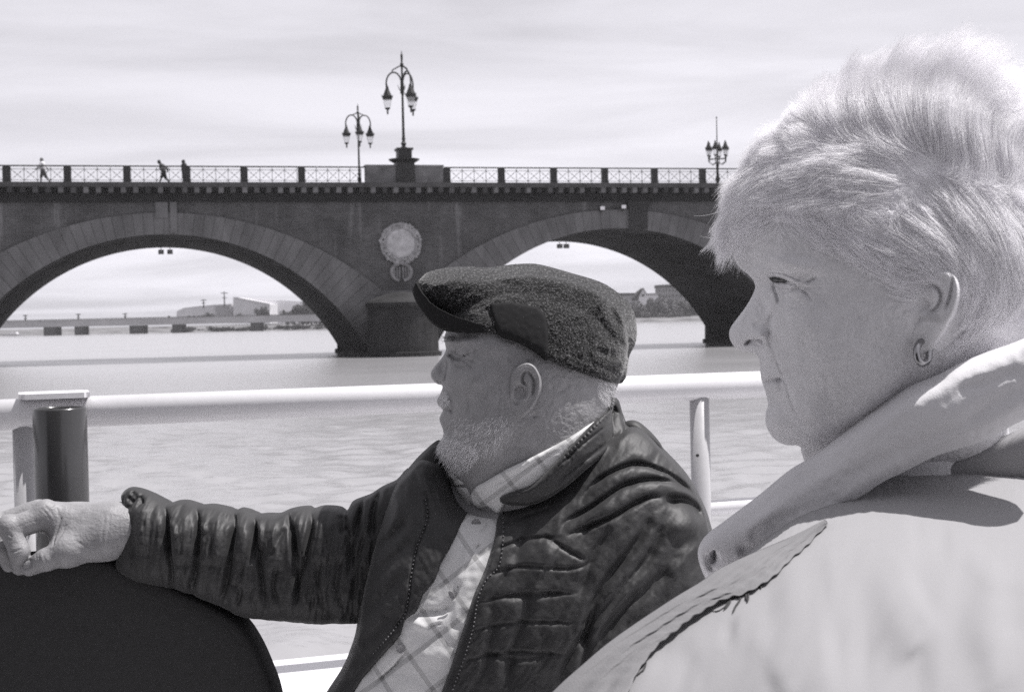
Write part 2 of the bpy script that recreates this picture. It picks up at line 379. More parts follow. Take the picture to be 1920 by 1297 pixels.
def fast_mesh(name, V, F, material, parent=None, UV=None):
    me = bpy.data.meshes.new(name); V = np.asarray(V, np.float32); F = np.asarray(F, np.int32)
    me.vertices.add(len(V)); me.vertices.foreach_set('co', V.ravel()); n = F.shape[1]
    me.loops.add(F.size); me.loops.foreach_set('vertex_index', F.ravel()); me.polygons.add(len(F))
    me.polygons.foreach_set('loop_start', np.arange(0, F.size, n, dtype=np.int32)); me.update(calc_edges=True)
    me.polygons.foreach_set('use_smooth', [True] * len(F))
    if UV is not None:
        ul = me.uv_layers.new(name='UVMap'); ul.data.foreach_set('uv', np.asarray(UV, np.float32)[F.ravel()].ravel())
    me.validate(); me.materials.append(material)
    o = bpy.data.objects.new(name, me); COL.objects.link(o)
    if parent is not None: o.parent = parent
    return o
def join_quads(parts):
    V, F, UV = [], [], []; n = 0
    for v, f, uv in parts:
        V.append(v); F.append(f + n); UV.append(uv); n += len(v)
    return np.concatenate(V), np.concatenate(F), np.concatenate(UV)
def surface_nets(D, lo, h):
    """iso-surface D = 0 of a grid (negative inside) as quads"""
    S = D < 0; nx, ny, nz = D.shape
    cs = [S[i:nx - 1 + i, j:ny - 1 + j, k:nz - 1 + k] for i in (0, 1) for j in (0, 1) for k in (0, 1)]
    n = sum(c.astype(int) for c in cs); act = (n > 0) & (n < 8); idx = -np.ones(act.shape, int); idx[act] = np.arange(act.sum())
    I = np.argwhere(act); acc = np.zeros((len(I), 3)); cnt = np.zeros(len(I))
    cor = [(i, j, k) for i in (0, 1) for j in (0, 1) for k in (0, 1)]
    for p in range(8):
        for ax in range(3):
            if cor[p][ax] == 1: continue
            q_ = list(cor[p]); q_[ax] = 1
            A = D[I[:, 0] + cor[p][0], I[:, 1] + cor[p][1], I[:, 2] + cor[p][2]]; B = D[I[:, 0] + q_[0], I[:, 1] + q_[1], I[:, 2] + q_[2]]
            c = (A < 0) != (B < 0); t = np.where(c, A / np.where(c, A - B, 1), 0); pos = np.tile(np.array(cor[p], float), (len(I), 1)); pos[:, ax] += t
            acc[c] += pos[c]; cnt[c] += 1
    V = lo + (I + acc / cnt[:, None]) * h; F = []
    for ax in range(3):
        o1, o2 = [(1, 2), (2, 0), (0, 1)][ax]
        sl = [slice(1, s - 1) for s in D.shape]; sl2 = list(sl); sl[ax] = slice(0, D.shape[ax] - 1); sl2[ax] = slice(1, D.shape[ax])
        A, B = S[tuple(sl)], S[tuple(sl2)]; C = np.argwhere(A != B)
        C[:, [i for i in range(3) if i != ax]] += 1
        flip = S[C[:, 0], C[:, 1], C[:, 2]]
        def g(a, b_):
            q_ = C.copy(); q_[:, o1] -= a; q_[:, o2] -= b_; return idx[q_[:, 0], q_[:, 1], q_[:, 2]]
        f = np.stack([g(1, 1), g(0, 1), g(0, 0), g(1, 0)], 1); f[~flip] = f[~flip][:, ::-1]; F.append(f)
    return V, np.concatenate(F)
def sdf_capsules(caps, h, blend, pad=0.01):
    """caps: list of (a, b, ra, rb[, blend]); union by smooth minimum"""
    P = np.array([c[i] for c in caps for i in (0, 1)]); R = max(max(c[2], c[3]) for c in caps)
    lo = P.min(0) - R - pad; hi = P.max(0) + R + pad; n = np.ceil((hi - lo) / h).astype(int) + 1
    g = np.stack(np.meshgrid(*[lo[i] + np.arange(n[i]) * h for i in range(3)], indexing='ij'), -1); D = None
    for c in caps:
        a, b_, ra, rb = np.array(c[0]), np.array(c[1]), c[2], c[3]; bl = c[4] if len(c) > 4 else blend
        ab = b_ - a; t = np.clip(((g - a) @ ab) / (ab @ ab + 1e-12), 0, 1)
        d = np.sqrt(((g - a - t[..., None] * ab) ** 2).sum(-1)) - (ra + (rb - ra) * t)
        if D is None: D = d
        else:
            hh = np.clip(0.5 + 0.5 * (D - d) / bl, 0, 1); D = D * (1 - hh) + d * hh - bl * hh * (1 - hh)
    return D, lo, g

# bridge frame: u along the bridge, v away from the camera, z up
BT = math.atan(0.25); BU = np.array([math.cos(BT), math.sin(BT), 0]); BV = np.array([-math.sin(BT), math.cos(BT), 0]); BO = np.array([0, 105.0, 0])
def bw_pt(u, v, z=0.0): return BO + BU * u + BV * v + np.array([0, 0, z])
def bridge_empty(name, u, v, z): return empty(name, tuple(bw_pt(u, v, z)), BT)

# ================================================================== SETTING
# per-object variation for stones
def add_random(m, lo=0.75, hi=1.25):
    nt = m.node_tree; L = nt.links.new; b = nt.nodes['Principled BSDF']; src = b.inputs['Base Color'].links[0].from_socket
    oi = nt.nodes.new('ShaderNodeObjectInfo'); r = nt.nodes.new('ShaderNodeMapRange'); L(oi.outputs['Random'], r.inputs[0])
    r.inputs[3].default_value = lo; r.inputs[4].default_value = hi
    mx = nt.nodes.new('ShaderNodeMix'); mx.data_type = 'RGBA'; mx.blend_type = 'MULTIPLY'; mx.inputs['Factor'].default_value = 1
    L(src, mx.inputs['A']); L(r.outputs[0], mx.inputs['B']); L(mx.outputs['Result'], b.inputs['Base Color'])
add_random(M_stone, 0.9, 1.1); add_random(M_modillion, 0.2, 1.1)

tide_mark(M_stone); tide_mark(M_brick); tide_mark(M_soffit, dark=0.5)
# river
def water_mat():
    m = bpy.data.materials.new('silty_river_water'); m.use_nodes = True; nt = m.node_tree; L = nt.links.new; b = nt.nodes['Principled BSDF']
    b.inputs['Base Color'].default_value = gray(0.28); b.inputs['Roughness'].default_value = 0.22; b.inputs['IOR'].default_value = 1.33
    t = nt.nodes.new('ShaderNodeTexCoord')
    hs = []
    for sc_, st, am, det in ((1.0, (0.55, 1.6, 1), 0.55, 3), (5.0, (0.7, 1.5, 1), 0.22, 3), (0.06, (1, 1, 1), 0.9, 2)):
        mpn = nt.nodes.new('ShaderNodeMapping'); L(t.outputs['Object'], mpn.inputs[0]); mpn.inputs['Scale'].default_value = st
        mpn.inputs['Rotation'].default_value = (0, 0, 0.2)
        n = nt.nodes.new('ShaderNodeTexNoise'); L(mpn.outputs[0], n.inputs['Vector']); n.inputs['Scale'].default_value = sc_; n.inputs['Detail'].default_value = det
        mu = nt.nodes.new('ShaderNodeMath'); mu.operation = 'MULTIPLY'; L(n.outputs[0], mu.inputs[0]); mu.inputs[1].default_value = am; hs.append(mu.outputs[0])
    a = nt.nodes.new('ShaderNodeMath'); a.operation = 'ADD'; L(hs[0], a.inputs[0]); L(hs[1], a.inputs[1])
    bp = nt.nodes.new('ShaderNodeBump'); bp.inputs['Strength'].default_value = 0.8; bp.inputs['Distance'].default_value = 0.12
    L(a.outputs[0], bp.inputs['Height']); L(bp.outputs[0], b.inputs['Normal'])
    # calmer and rougher lanes of water
    mr = nt.nodes.new('ShaderNodeMapRange'); L(hs[2], mr.inputs[0]); mr.inputs[1].default_value = 0.35; mr.inputs[2].default_value = 0.55
    mr.inputs[3].default_value = 0.17; mr.inputs[4].default_value = 0.22; L(mr.outputs[0], b.inputs['Roughness'])
    return m
# the surface itself carries the ripples, finer close by
NR, NC = 620, 620
yr = 3.0 * (640 / 3.0) ** (np.arange(NR) / (NR - 1)); dyr = np.gradient(yr)
tX = np.linspace(-1, 1, NC); XX = tX[None, :] * (0.46 * yr[:, None] + 3.0); YY = np.repeat(yr[:, None], NC, 1); ZZ = np.zeros_like(XX)
rgw = np.random.default_rng(4)
for i in range(90):
    lam = 0.13 * (1.3 / 0.13) ** rgw.random(); th_ = math.radians(95 + rgw.normal(0, 38)); kx, ky = 2 * math.pi / lam * math.cos(th_), 2 * math.pi / lam * math.sin(th_)
    amp = lam / (2 * math.pi) * 0.042 * rgw.uniform(0.5, 1.4); att = np.clip(lam / (3.2 * dyr) - 0.5, 0, 1)[:, None]
    ph = rgw.uniform(0, 6.28); grp = 0.75 + 0.25 * np.sin(XX * rgw.uniform(0.1, 0.5) + YY * rgw.uniform(0.1, 0.5) + rgw.uniform(0, 6))
    ZZ += amp * att * grp * np.sin(kx * XX + ky * YY + ph)
idx = np.arange(NR * NC).reshape(NR, NC); Fw = np.stack([idx[:-1, :-1].ravel(), idx[:-1, 1:].ravel(), idx[1:, 1:].ravel(), idx[1:, :-1].ravel()], 1)
M_water = water_mat(); riv = fast_mesh('river', np.stack([XX.ravel(), YY.ravel(), ZZ.ravel()], 1), Fw, M_water); tag(riv, 'wide bright river with small wind ripples', kind='structure')
ys = np.linspace(-12, 640, 30); xs = np.linspace(-330, 330, 30); V = [(x, y, -0.16) for y in ys for x in xs]; F = [(j * 30 + i, j * 30 + i + 1, (j + 1) * 30 + i + 1, (j + 1) * 30 + i) for j in range(29) for i in range(29)]
tag(mesh_obj('river_margin', V, F, M_water), 'calm outer reaches of the river', kind='structure')

# far bank: a gently rising strip of ground beyond the river
M_bank = mat('pale_river_bank', 0.16, 0.95, 0.1, var=0.5, vscale=0.12, vdetail=8)
bv, bf = [], []
bx = np.linspace(-300, 300, 60); prof = [(-6, -0.6), (0, 0.15), (7, 1.3), (22, 2.2), (60, 2.5), (140, 2.6)]
for i, x in enumerate(bx):
    yb = 575 - 0.06 * x + 3 * math.sin(x * 0.05) + 2 * math.sin(x * 0.21)
    for dy, z in prof: bv.append((x, yb + dy, z + 0.2 * math.sin(x * 0.7 + dy)))
for i in range(59):
    for j in range(len(prof) - 1): a = i * len(prof) + j; bf.append((a, a + len(prof), a + len(prof) + 1, a + 1))
tag(mesh_obj('far_bank_ground', bv, bf, M_bank, smooth=True), 'low pale far bank of the river', kind='structure')

# ------------------------------------------------------------------ stone bridge
ARCH = [(-57.9, -6.97, 15.97), (-24.75, -7.04, 15.95), (8.4, -6.87, 16.0), (41.5, -6.9, 16.0)]
EXC, EXR = -12.8, 23.2
SPR, WID, TOPW = 0.3, 17.0, 11.15
bridge = tag(bridge_empty('stone_bridge', 0, 0, 0), 'long brick and stone arch bridge crossing the river', 'bridge')
def zi(a, u):
    du = u - a[0]; return a[1] + math.sqrt(max(a[2] ** 2 - du * du, 0))
def half_at(a, z): return math.sqrt(a[2] ** 2 - (z - a[1]) ** 2)
def ze(a, u): return EXC + math.sqrt(max(EXR ** 2 - (u - a[0]) ** 2, 0)) + (0.12 if a is ARCH[2] else 0)
# spandrel walls: columns of quads from the arch curve up to the frieze, front and rear, with a real thickness
us = sorted(set([round(x, 3) for x in np.linspace(-74, 58, 400)] + [round(a[0] + s * half_at(a, SPR), 3) for a in ARCH for s in (-1, 1)]))
def low(u):
    for a in ARCH:
        if abs(u - a[0]) <= half_at(a, SPR) + 1e-6: return zi(a, u)
    return -1.2
bmw = bmesh.new(); uvl = bmw.loops.layers.uv.new('UVMap')
for v0, v1 in ((0.0, 0.6), (WID - 0.6, WID)):
    for ua, ub in zip(us, us[1:]):
        la, lb = low(ua + 1e-4), low(ub - 1e-4)
        for vv, flip in ((v0, False), (v1, True)):
            q = [bmw.verts.new(p) for p in ((ua, vv, la), (ub, vv, lb), (ub, vv, TOPW), (ua, vv, TOPW))]
            f = bmw.faces.new(q[::-1] if flip else q)
            for l in f.loops: l[uvl].uv = (l.vert.co.x, l.vert.co.z)
bm_obj('spandrel_wall', bmw, M_brick, bridge)
# barrels
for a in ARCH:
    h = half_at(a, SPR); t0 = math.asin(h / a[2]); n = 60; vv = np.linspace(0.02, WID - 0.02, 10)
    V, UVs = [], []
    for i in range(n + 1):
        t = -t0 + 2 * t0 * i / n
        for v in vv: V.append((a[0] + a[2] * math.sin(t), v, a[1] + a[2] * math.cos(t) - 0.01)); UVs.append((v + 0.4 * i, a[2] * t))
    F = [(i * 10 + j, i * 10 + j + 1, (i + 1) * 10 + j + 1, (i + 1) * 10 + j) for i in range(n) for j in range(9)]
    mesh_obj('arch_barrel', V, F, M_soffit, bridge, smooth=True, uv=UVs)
# voussoirs of the two arches in view, and a plain ring on the outer ones
for a in ARCH:
    h = half_at(a, SPR); t0 = math.asin(h / a[2]); n = 54 if a in ARCH[1:3] else 18; g = 0.0007
    for i in range(n):
        ta, tb = -t0 + 2 * t0 * i / n + g, -t0 + 2 * t0 * (i + 1) / n - g
        bm = bmesh.new(); fr, bk = [], []; pv = -0.10 - 0.022 * random.random()
        pts = []
        for t, outer in ((ta, 0), (tb, 0), (tb, 1), (ta, 1)):
            sx, cz = math.sin(t), math.cos(t); s = a[2]
            if outer:
                k = a[1] - EXC; bq = 2 * k * cz; cq = k * k - (EXR + (0.12 if a is ARCH[2] else 0)) ** 2; s = (-bq + math.sqrt(bq * bq - 4 * cq)) / 2; s = min(s, 16.45 / max(abs(sx), 1e-6)); s = max(s, a[2] + 0.05)
            pts.append((a[0] + s * sx, a[1] + s * cz))
        for v in (pv, 0.35): (fr if v < 0 else bk).extend(bm.verts.new((p[0], v, p[1])) for p in pts)
        bm.faces.new(fr)
        for k in range(4): bm.faces.new((fr[k], bk[k], bk[(k + 1) % 4], fr[(k + 1) % 4]))
        bm_obj('voussoir', bm, M_stone, bridge)
# piers with rounded cutwaters
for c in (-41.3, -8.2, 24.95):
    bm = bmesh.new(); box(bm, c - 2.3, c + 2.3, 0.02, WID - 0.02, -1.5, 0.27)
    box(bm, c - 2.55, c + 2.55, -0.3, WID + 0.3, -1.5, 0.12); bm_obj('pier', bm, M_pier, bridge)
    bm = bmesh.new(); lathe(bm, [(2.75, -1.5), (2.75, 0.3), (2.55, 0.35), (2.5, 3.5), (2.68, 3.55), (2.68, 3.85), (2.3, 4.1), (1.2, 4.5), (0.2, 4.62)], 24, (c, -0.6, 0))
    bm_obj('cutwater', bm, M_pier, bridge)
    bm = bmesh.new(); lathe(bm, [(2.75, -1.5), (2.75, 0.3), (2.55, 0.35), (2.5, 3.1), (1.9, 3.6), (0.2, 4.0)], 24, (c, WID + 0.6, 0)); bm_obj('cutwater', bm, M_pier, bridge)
    bm = bmesh.new(); box(bm, c - 2.2, c + 2.2, -0.16, 0.3, 4.45, 4.75); bm_obj('impost_course', bm, M_stone, bridge)
# cornice
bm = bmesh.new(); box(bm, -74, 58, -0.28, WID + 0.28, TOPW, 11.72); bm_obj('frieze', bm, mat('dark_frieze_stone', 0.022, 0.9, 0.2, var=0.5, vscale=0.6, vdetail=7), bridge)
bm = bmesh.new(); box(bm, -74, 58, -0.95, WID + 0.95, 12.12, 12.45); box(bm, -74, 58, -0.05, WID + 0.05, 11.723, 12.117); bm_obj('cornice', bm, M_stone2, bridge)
me = None
for k in range(84):
    u = -40.5 + 0.82 * k
    if me is None:
        bm = bmesh.new(); box(bm, -0.17, 0.17, -0.86, -0.06, 11.74, 12.115); o = bm_obj('modillion', bm, M_modillion, bridge); me = o.data
    else:
        o = bpy.data.objects.new('modillion', me); COL.objects.link(o); o.parent = bridge
    o.location.x = u
# medallion and cartouche
MU = -8.15
bm = bmesh.new(); lathe(bm, [(1.12, 0.0), (1.12, 0.10), (0.95, 0.16), (0.02, 0.2)], 40)
bmesh.ops.rotate(bm, verts=bm.verts, cent=(0, 0, 0), matrix=Matrix.Rotation(math.pi / 2, 3, 'X')); bmesh.ops.translate(bm, verts=bm.verts, vec=(MU, -0.02, 8.14)); bm_obj('medallion_disc', bm, M_medal, bridge)
bm = bmesh.new()
for k in range(96):
    t = 2 * math.pi * k / 96
    for r0 in (1.2, 1.42):
        rr = r0 + 0.10 * (random.random() - 0.5); s = 0.07 + 0.06 * random.random()
        m4 = Matrix.Translation((MU + rr * math.cos(t), -0.12 - 0.06 * random.random(), 8.14 + rr * math.sin(t))) @ Matrix.Rotation(-t + 0.6 * random.random(), 4, 'Y') @ Matrix.Diagonal((s * 1.4, s, s, 1))
        bmesh.ops.create_icosphere(bm, subdivisions=1, radius=1.0, matrix=m4)
bm_obj('medallion_wreath', bm, mat('carved_wreath_stone', 0.30, 0.9, 0.2, var=0.5, vscale=3), bridge)
bm = bmesh.new()
for s in (-1, 1):
    tube(bm, [(MU + s * 0.72 * math.sin(q), -0.14, 6.05 + 0.62 * math.cos(q)) for q in np.linspace(0.25, 2.9, 12)], 0.13, 6)
    for k in range(3): tube(bm, [(MU + s * (0.12 + 0.19 * k), -0.1, 6.45 - 0.05 * k), (MU + s * (0.14 + 0.19 * k), -0.12, 5.6 + 0.08 * k)], 0.06, 6)
bm_obj('medallion_cartouche', bm, mat('carved_cartouche_stone', 0.24, 0.9, 0.2, var=0.4, vscale=3), bridge)
# crown pilasters
bm = bmesh.new(); box(bm, -25.3, -24.45, -0.20, 0.2, 10.05, 11.13); bm_obj('crown_pilaster', bm, M_stone, bridge)
bm = bmesh.new(); box(bm, -24.30, -23.85, -0.24, 0.2, 9.0, 11.13); bm_obj('crown_pilaster', bm, M_stone, bridge)
bm = bmesh.new(); box(bm, 9.25, 10.7, -0.24, 0.2, 9.05, 11.13); box(bm, 9.15, 10.8, -0.3, 0.2, 10.75, 11.14); bm_obj('crown_pilaster', bm, mat('damp_dark_stone', 0.035, 0.85, 0.3, var=0.4, vscale=1), bridge)
# parapet block
bm = bmesh.new(); box(bm, -10.57, -4.94, -0.25, 0.55, 12.455, 13.66); box(bm, -10.62, -4.89, -0.3, 0.6, 13.663, 13.78)
bm_obj('parapet_block', bm, mat('parapet_stone', 0.15, 0.9, 0.2, var=0.6, vscale=0.9, vdetail=7), bridge)
bm = bmesh.new(); box(bm, -74, 58, 0.9, 16.2, 12.454, 12.47); bm_obj('carriageway', bm, M_asph, bridge)

# ------------------------------------------------------------------ iron railing
def railing(name, label, posts, u_end):
    r = tag(bridge_empty(name, posts[0], 0, 12.45), label, 'railing')
    pm = None; lm = None
    for i, p in enumerate(posts):
        if pm is None:
            bm = bmesh.new(); box(bm, -0.23, 0.23, -0.16, 0.2, 0.0, 1.13); box(bm, -0.27, 0.27, -0.2, 0.24, 0.0, 0.12); o = bm_obj('post', bm, M_iron, r); pm = o.data
        else: o = bpy.data.objects.new('post', pm); COL.objects.link(o); o.parent = r
        o.location.x = p - posts[0]
        nxt = posts[i + 1] if i + 1 < len(posts) else u_end
        if nxt - p < 1: continue
        L_ = nxt - p - 0.52
        if lm is None or abs(L_ - lm[1]) > 0.25:
            bm = bmesh.new(); n = max(1, round(L_ / 0.85)); c = L_ / n
            for z in (0.2, 0.95): box(bm, 0, L_, -0.015, 0.015, z - 0.016, z + 0.016)
            for k in range(n + 1): box(bm, k * c - 0.018, k * c + 0.018, -0.018, 0.018, 0.0, 1.1)
            for k in range(n):
                for s in (1, -1): tube(bm, [(k * c, 0, 0.2 if s > 0 else 0.95), (k * c + c, 0, 0.95 if s > 0 else 0.2)], 0.016, 4)
                for dx, dz in ((0.5, 0.575), (0.3, 0.42), (0.7, 0.42), (0.3, 0.73), (0.7, 0.73)):
                    bmesh.ops.create_icosphere(bm, subdivisions=1, radius=0.045, matrix=Matrix.Translation((k * c + c * dx, 0, dz)))
                for dz in (0.2, 0.95): bmesh.ops.create_icosphere(bm, subdivisions=1, radius=0.06, matrix=Matrix.Translation((k * c, 0, dz)))
            o = bm_obj('lattice_panel', bm, M_iron, r); lm = (o.data, L_)
        else: o = bpy.data.objects.new('lattice_panel', lm[0]); COL.objects.link(o); o.parent = r
        o.location.x = p - posts[0] + 0.26
    bm = bmesh.new(); box(bm, -0.23, u_end - posts[0], -0.07, 0.09, 1.135, 1.215); bm_obj('handrail', bm, M_iron, r)
railing('iron_railing', 'black iron lattice railing on the bridge, running from the walkers to the stone block', [-38.97 - 3.97, -38.97, -35.0, -31.08, -27.13, -23.11, -19.19, -15.16], -10.63)
railing('iron_railing', 'black iron lattice railing on the bridge between the lamp block and the white hair', [-4.62, -0.53, 3.47, 7.45, 11.39, 15.27, 19.2, 23.1, 27.0], 31)

# ------------------------------------------------------------------ street lamps
def lantern(parent, x, y, z, s, up):
    """z is the hanging point (up=False) or the arm top (up=True); s overall height"""
    bm = bmesh.new(); R = 0.17 * s
    z0 = z if not up else z + 1.12 * s
    lathe(bm, [(0.012, 0), (0.02 * s, -0.08 * s), (0.05 * s, -0.1 * s), (0.055 * s, -0.16 * s), (0.075 * s, -0.22 * s), (R * 0.95, -0.44 * s), (R * 1.15, -0.45 * s), (R * 1.1, -0.5 * s), (R * 0.98, -0.58 * s)], 8, (x, y, z0))
    for k in range(8):
        t = 2 * math.pi * k / 8; tube(bm, [(x + R * 1.1 * math.cos(t), y + R * 1.1 * math.sin(t), z0 - 0.5 * s), (x + R * 1.28 * math.cos(t), y + R * 1.28 * math.sin(t), z0 - 0.40 * s)], [0.02 * s, 0.006], 4)
    o = bm_obj('lantern', bm, M_iron, parent)
    bm = bmesh.new(); lathe(bm, [(R * 0.93, -0.583 * s), (R * 0.55, -0.88 * s)], 8, (x, y, z0)); bm_obj('glass', bm, M_glass, o)
    bm = bmesh.new()
    for k in range(8):
        t = 2 * math.pi * k / 8; tube(bm, [(x + R * 0.95 * math.cos(t), y + R * 0.95 * math.sin(t), z0 - 0.58 * s), (x + R * 0.56 * math.cos(t), y + R * 0.56 * math.sin(t), z0 - 0.88 * s)], 0.006, 4)
    lathe(bm, [(R * 0.62, -0.88 * s), (R * 0.6, -0.91 * s), (0.035 * s, -0.96 * s), (0.03 * s, -1.1 * s), (0.012, -1.13 * s)], 8, (x, y, z0)); bm_obj('finial', bm, M_iron, o)
def hang_lamp(loc, label, H, z_base, angles, reach, s, pole_r, pedestal):
    t = tag(bridge_empty('street_lamp', *loc), label, 'street lamp', 'old street lamps on the bridge')
    if pedestal:
        bm = bmesh.new(); box(bm, -0.66, 0.66, -0.66, 0.66, 0, 1.45); lathe(bm, [(0.75, 1.45), (1.12, 1.66), (1.14, 1.72), (0.7, 1.74)], 16); box(bm, -0.5, 0.5, -0.5, 0.5, 1.7, 2.36); box(bm, -0.6, 0.6, -0.6, 0.6, 2.36, 2.5)
        bm_obj('pedestal', bm, M_iron, t)
    b = z_base; bm = bmesh.new(); q = pole_r
    lathe(bm, [(q * 2.6, b), (q * 2.8, b + 0.08), (q * 1.3, b + 0.14), (q * 1.6, b + 0.25), (q * 2.1, b + 0.36), (q * 1.2, b + 0.5), (q * 1.0, b + 0.58), (q * 1.5, b + 0.7), (q * 1.1, b + 0.82), (q, b + 1.2),
               (q * 0.8, H * 0.66), (q * 1.2, H * 0.68), (q * 0.8, H * 0.7), (q * 0.7, H * 0.86), (q * 1.3, H * 0.9), (q * 0.6, H * 0.915), (q * 0.8, H * 0.93), (q * 0.9, H * 0.97), (q * 0.35, H * 0.98), (0.02, H)], 10)
    bm_obj('pole', bm, M_iron, t)
    zt = H * 0.80; za = H * 0.75
    for ang in angles:
        c, sn = math.cos(ang), math.sin(ang); bm = bmesh.new()
        pts = [(c * 0.1, sn * 0.1, za - 0.35 * s)]
        pts += [(c * (reach * 0.55 - math.cos(q_) * reach * 0.5), sn * (reach * 0.55 - math.cos(q_) * reach * 0.5), za + math.sin(q_) * 0.42 * s) for q_ in np.linspace(0.25, math.pi + 0.5, 14)]
        tube(bm, pts, 0.028 * s + 0.006, 5)
        tube(bm, [(c * 0.06, sn * 0.06, H * 0.89), (c * reach * 0.3, sn * reach * 0.3, H * 0.875), (c * reach * 0.62, sn * reach * 0.62, H * 0.855), (c * reach * 0.66, sn * reach * 0.66, za + 0.42 * s)], 0.022 * s + 0.004, 5)
        for k in range(3): tube(bm, [(c * 0.1, sn * 0.1, za - 0.3 * s), (c * 0.3 * reach, sn * 0.3 * reach, za - 0.05 - 0.1 * k)], 0.012, 4)
        bm_obj('arm', bm, M_iron, t)
        lantern(t, c * reach, sn * reach, za + 0.02, s, False)
    return t
hang_lamp((-7.72, 0.15, 12.5), 'tall lamp on the black pedestal in front of the stone block', 9.55, 2.5, [math.radians(172), math.radians(38), math.radians(-68)], 1.1, 1.98, 0.10, True)
hang_lamp((-10.95, 0.5, 12.46), 'slim shorter lamp with hanging lanterns, rising from the iron railing', 5.75, 0.0, [math.radians(180), math.radians(4), math.radians(-92)], 0.86, 1.55, 0.075, False)
t = tag(bridge_empty('street_lamp', 16.75, 0.6, 12.46), 'candelabra street lamp with lanterns standing upright, next to the white hair', 'street lamp', 'old street lamps on the bridge')
bm = bmesh.new(); lathe(bm, [(0.24, 0), (0.26, 0.1), (0.1, 0.2), (0.2, 0.42), (0.12, 0.7), (0.09, 1.0), (0.12, 1.5), (0.075, 1.7), (0.07, 2.2), (0.06, 3.0), (0.045, 3.3), (0.03, 5.1), (0.05, 5.12), (0.05, 5.2), (0.01, 5.25)], 10); bm_obj('pole', bm, M_iron, t)
for ang in (180, 236, 305, 0, 55, 124):
    c, sn = math.cos(math.radians(ang)), math.sin(math.radians(ang)); bm = bmesh.new()
    tube(bm, [(0, 0, 1.75), (c * 0.4, sn * 0.4, 1.55), (c * 0.72, sn * 0.72, 1.78), (c * 0.72, sn * 0.72, 2.05)], [0.03, 0.03, 0.035, 0.03], 5); tube(bm, [(0, 0, 2.0), (c * 0.72, sn * 0.72, 1.98)], 0.03, 5)
    bm_obj('arm', bm, M_iron, t); lantern(t, c * 0.72, sn * 0.72, 1.95, 1.3, True)

# floodlights hung under and on the bridge
def floodlight(u, v, z, label, n=1, up=1):
    t = tag(bridge_empty('floodlight', u, v, z), label, 'floodlight', 'small floodlights on the bridge')
    bm = bmesh.new(); box(bm, -0.22, 0.22, -0.15, 0.15, -0.2, 0.16); bm_obj('housing', bm, M_iron, t)
    bm = bmesh.new(); box(bm, -0.17, 0.17, -0.163, -0.153, -0.15, 0.11); bm_obj('lens', bm, mat('floodlight_lens', 0.75, 0.1, 0.6), t)
    bm = bmesh.new(); tube(bm, [(0, 0, 0.15), (0, 0.1, 0.42)] if up else [(0, 0, -0.15), (0, 0.3, -0.35)], 0.03, 5); bm_obj('bracket', bm, M_iron, t)
floodlight(7.05, -0.4, 10.62, 'single white floodlight on the brick wall above the tweed cap', up=0)
floodlight(8.7, -0.45, 10.72, 'floodlight on the brick wall beside the dark crown pilaster', up=0)
for q, l in ((-24.9, 'floodlight hanging under the empty arch, on the jogger side of its pair'), (-24.2, 'floodlight hanging under the empty arch, on the lamp side of its pair')): floodlight(q, 16.6, 8.55, l)
for q, l in ((8.6, 'floodlight hanging under the arch over the cap, nearer the cap side'), (9.2, 'floodlight hanging under the arch over the cap, nearer the white hair')): floodlight(q, 16.6, 8.72, l)

# people on the bridge
def small_person(u, v, label, joints, top_m, leg_m, head_m):
    t = tag(bridge_empty('person', u, v, 12.47), label, 'person', 'people on the bridge')
    J = joints
    body = [(J['hip'], J['chest'], .13, .15), (J['chest'], J['neck'], .14, .06), (J['neck'], J['head'], .055, .10), (J['head'], (J['head'][0], J['head'][1], J['head'][2] + .05), .105, .09)]
    for k in ('l', 'r'):
        s = -1 if k == 'l' else 1
        hp = (J['hip'][0], J['hip'][1] + s * .09, J['hip'][2]); sh = (J['chest'][0], J['chest'][1] + s * .18, J['chest'][2] + .1)
        body += [(hp, J['knee' + k], .085, .058), (J['knee' + k], J['foot' + k], .055, .04), (J['foot' + k], (J['foot' + k][0] - .17, J['foot' + k][1], J['foot' + k][2] - .03), .045, .035),
                 (sh, J['elb' + k], .055, .042), (J['elb' + k], J['hand' + k], .04, .035)]
    body = [(a_, b_, r1 * 1.18, r2 * 1.18) for a_, b_, r1, r2 in body]
    D, lo, _ = sdf_capsules(body, 0.03, 0.05, 0.05); V, F = surface_nets(D, lo, 0.03); fast_mesh('body', V, F, head_m, t)
    sh = [(J['hip'], J['chest'], .15, .185), (J['chest'], J['neck'], .17, .085)]
    for k in ('l', 'r'):
        s = -1 if k == 'l' else 1; sh.append(((J['chest'][0], J['chest'][1] + s * .18, J['chest'][2] + .1), J['elb' + k], .075, .065))
    sh = [(a_, b_, r1 * 1.18, r2 * 1.18) for a_, b_, r1, r2 in sh]
    D, lo, _ = sdf_capsules(sh, 0.03, 0.05, 0.05); V, F = surface_nets(D, lo, 0.03); fast_mesh('shirt', V, F, top_m, t)
    lg = []
    for k in ('l', 'r'):
        s = -1 if k == 'l' else 1; lg.append(((J['hip'][0], J['hip'][1] + s * .09, J['hip'][2]), J['knee' + k], .12, .09))
    lg = [(a_, b_, r1 * 1.2, r2 * 1.2) for a_, b_, r1, r2 in lg]
    D, lo, _ = sdf_capsules(lg, 0.03, 0.06, 0.05); V, F = surface_nets(D, lo, 0.03); fast_mesh('shorts', V, F, leg_m, t)
M_dk = mat('dark_cloth', 0.04, 0.9, 0.1); M_md = mat('mid_cloth', 0.10, 0.9, 0.1); M_wh = mat('white_cloth', 0.6, 0.9, 0.1); M_sk = mat('far_skin', 0.12, 0.7, 0.2)
